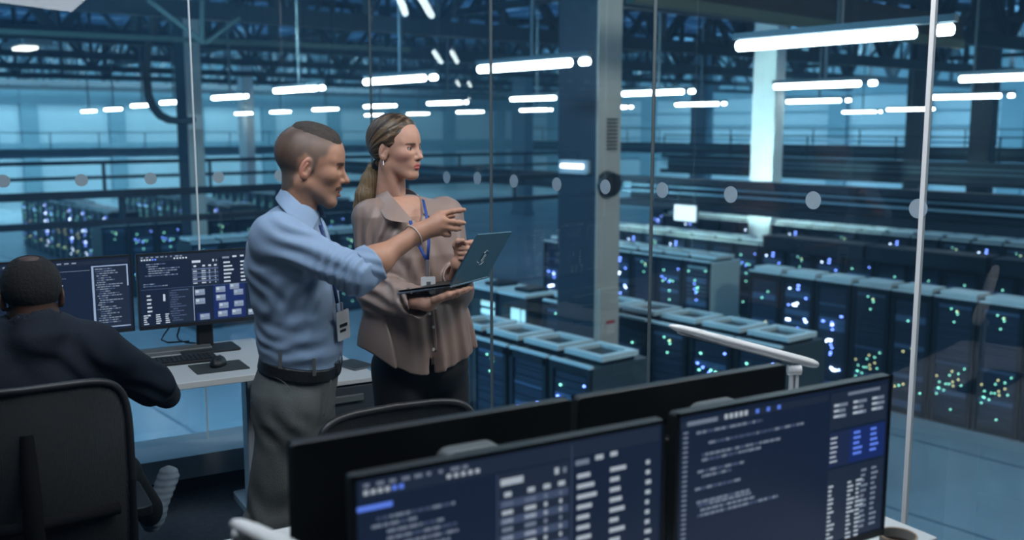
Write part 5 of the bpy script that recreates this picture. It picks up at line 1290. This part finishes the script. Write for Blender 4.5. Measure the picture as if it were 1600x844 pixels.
cl = (Ah + Al + Bh + Bl) / 4; ex_ = (Bh - Ah).normalized(); ey_ = (Al - Ah).normalized(); M_logo = mat('logo_chrome', (.6, .66, .7), .25, .8)
q = MB(); fr_ = cl + nl * .002
for a0, a1 in ((40, 140), (220, 320)): q.tube([fr_ + ex_ * math.cos(R(t)) * .027 + ey_ * math.sin(R(t)) * .027 for t in range(a0, a1 + 1, 10)], .0017, M_logo, 6)
q.tube([fr_ - ex_ * .009 - ey_ * .012, fr_ - ex_ * .003 + ey_ * .016], .0018, M_logo, 6); q.tube([fr_ + ex_ * .003 - ey_ * .016, fr_ + ex_ * .009 + ey_ * .012], .0018, M_logo, 6); q.build('lid_logo', lt)

# ================================================================ seated man seen from behind
DS = 3.0
def s(px, py, dy=0.0): return PD(px, py, DS + dy)
sit = thing('person', 'seated man seen from behind in dark navy sweater with cropped black hair', 'person', (0, 0, 0))
Fs = Vector((-.45, .893, 0)).normalized(); Ls = Vector((-.893, -.45, 0))
hs = Head(s(50, 462), (Fs.x, Fs.y, -.08), (0, 0, 1), 1.0, neck=.062, neck2=(-.04, 0, -.15), neckr2=.066, ear=1.0, width=1.06)
zs = lambda py, px, hf, hs_, dy=0.0: (s(px, py, dy).z, s(px, py, dy).x, s(px, py, dy).y, hf, hs_)
torS = [zs(488, 52, .07, .080), zs(502, 48, .090, .13), zs(520, 45, .105, .185), zs(545, 40, .125, .225), zs(590, 36, .140, .235), zs(650, 30, .145, .220), zs(720, 30, .150, .205), zs(800, 30, .155, .21)]
shS = s(150, 545, .06); elS = s(238, 600, .26); wrS = PZ(188, 566, .80); wrS = Vector((elS.x - .04, elS.y + .24, .80))
shT = s(-75, 545, .0); elT = s(-120, 640, .12); wrT = Vector((elT.x + .10, elT.y + .25, .80))
hpS = s(95, 800, .02); knS = Vector((hpS.x - .10, hpS.y + .44, .50)); knS = Vector((-1.42, 3.45, .52)); anS = Vector((-1.47, 3.88, .19))
hpT = s(-30, 800, -.02); knT = Vector((hpT.x - .20, hpT.y + .42, .50)); anT = Vector((knT.x - .05, knT.y + .05, .10))
def sweater(P):
    d = loft(P, torS, Fs, ends=False); d = smax(d, P[:, 2] - s(50, 488).z, .02); d = smax(d, .50 - P[:, 2], .02)
    d = smin(d, chain(P, (shS, elS, wrS), (.082, .066, .046), .03), .045); d = smin(d, chain(P, (shT, elT, wrT), (.082, .062, .045), .03), .045)
    nk = hs.wpt((-.03, 0, -.09)); d = smin(d, np.maximum(cap(P, hs.wpt((-.045, 0, -.12)), hs.wpt((-.040, 0, -.080)), .086, .076), 0 * P[:, 2] - 1), .02)
    d = smax(d, -cap(P, hs.wpt((-.034, 0, -.085)), hs.wpt((-.0, 0, .05)), .064, .085), .006)
    return d + wrk(P, .005, (8, 8, 8), 41) + rip(P, elS + Vector((0, -.05, 0)), (1, 0, 1), .05, .007, .10) + rip(P, shS + Vector((0, -.08, -.03)), (1, 0, .8), .07, .006, .12)
mkmesh('sweater', [surface(sweater, (-2.1, 2.6, .45), (-.85, 3.75, 1.36), .007)], mat('navy_knit', (.010, .014, .026), .9, noise=.15, nscale=60, bump=.2, bscale=300), sit, smooth_it=2)
def legs_s(P):
    d = chain(P, (hpS, knS, anS), (.095, .070, .055), .03); e = chain(P, (hpT, knT, anT), (.095, .070, .055), .03); f = ell(P, (hpS + hpT) / 2, (.19, .15, .10)); return smax(smin(smin(d, e, .03), f, .05), .09 - P[:, 2], .01)
mkmesh('trousers', [surface(legs_s, (-2.2, 2.6, .05), (-.9, 3.8, .75), .009)], M_blk, sit)
def body_s(P):
    d = loft(P, [(z, x, y, a * .78, b_ * .78) for z, x, y, a, b_ in torS[2:]], Fs); d = smin(d, chain(P, (shS, elS, wrS), (.05, .042, .028)), .03); d = smin(d, chain(P, (shT, elT, wrT), (.05, .042, .028)), .03)
    d = smin(d, chain(P, (hpS, knS, anS), (.07, .05, .035)), .03); return smin(d, chain(P, (hpT, knT, anT), (.07, .05, .035)), .03)
def hand_s(P, wr_, sgn):
    f_ = (Fs * .9 + Vector((-.2 * sgn, 0, 0))).normalized(); g = f_.cross(Z).normalized(); mc_ = [wr_ + f_ * .085 + g * (.028 - .019 * i) - Z * .012 for i in range(4)]
    fi_ = [[q_, q_ + f_ * .035 - Z * .0, q_ + f_ * .060 - Z * .015] for q_ in mc_]; th_ = [wr_ + f_ * .02 - g * sgn * .02, wr_ + f_ * .05 - g * sgn * .045 - Z * .01, wr_ + f_ * .08 - g * sgn * .05 - Z * .018]
    return hand(P, wr_, mc_, fi_, th_, (0, 0, 1), 1.0)
def tone_s(V_):
    P = V_.astype(np.float32); q = hs.loc(P); c = np.tile(np.array([.085, .042, .028], np.float32), (len(P), 1)); head = (q[:, 2] > -.2) & (np.abs(q[:, 0]) < .16) & (np.abs(q[:, 1]) < .13)
    return c
parts = [surface(lambda P: hs.sdf(P), hs.c - .21, hs.c + .16, .003), surface(body_s, (-2.2, 2.6, 0.05), (-.85, 3.85, 1.3), .012)] + [surface(lambda P, a=a, g=g: hand_s(P, a, g), np.array(a) - .07, np.array(a) + (.12, .22, .06), .003) for a, g in ((wrS, 1), (wrT, -1))]
mkmesh('body', parts, M_skin, sit, tone_s)
def hair_s(P):
    q = hs.loc(P); d = hs.skull(q) * hs.s - .0045 - .0012 * vnoise(P, 170, 3); low = -(q[:, 2] + .052 + .5 * (q[:, 0] + .06)); low = smax(low, q[:, 0] - .055, .01)
    thin = ell(q, (-.04, 0, .135), (.052, .038, .03)); return smax(smax(d, low, .008), -thin, .006)
mkmesh('hair', [surface(hair_s, hs.c - .16, hs.c + .16, .003)], mat('cropped_black_hair', (.010, .008, .007), .8, noise=.5, nscale=160, bump=.7, bscale=420), sit)
hs.eyes(sit)
# light shoe under the chair
def shoe_s(P, c):
    return smax(smin(ecap(P, (c.x, c.y, .06), (c.x - .02, c.y + .18, .045), .045, .045, (0, 0, 1), .85), cap(P, (c.x, c.y, .06), (c.x, c.y - .01, .11), .045, .042), .03), .006 - P[:, 2], .004) + .0015 * np.sin(P[:, 1] * 260)
M_sn = mat('grey_blue_knit_shoe', (.22, .28, .34), .8, noise=.2, nscale=50)
o = mkmesh('shoe', [surface(lambda P: smin(ecap(P, anS + Vector((.0, -.02, -.02)), anS + Vector((.045, .07, .14)), .042, .046, (.2, 1, -.4), .7), cap(P, anS, anS + Vector((.0, -.05, .03)), .045, .042), .03) + .0015 * np.sin(P[:, 2] * 260), np.array(anS) - .14, np.array(anS) + .24, .005)], M_sn, sit)
for a_ in (anT,): mkmesh('shoe', [surface(lambda P: shoe_s(P, a_), (a_.x - .12, a_.y - .12, -.01), (a_.x + .12, a_.y + .27, .18), .006)], M_sn, sit)
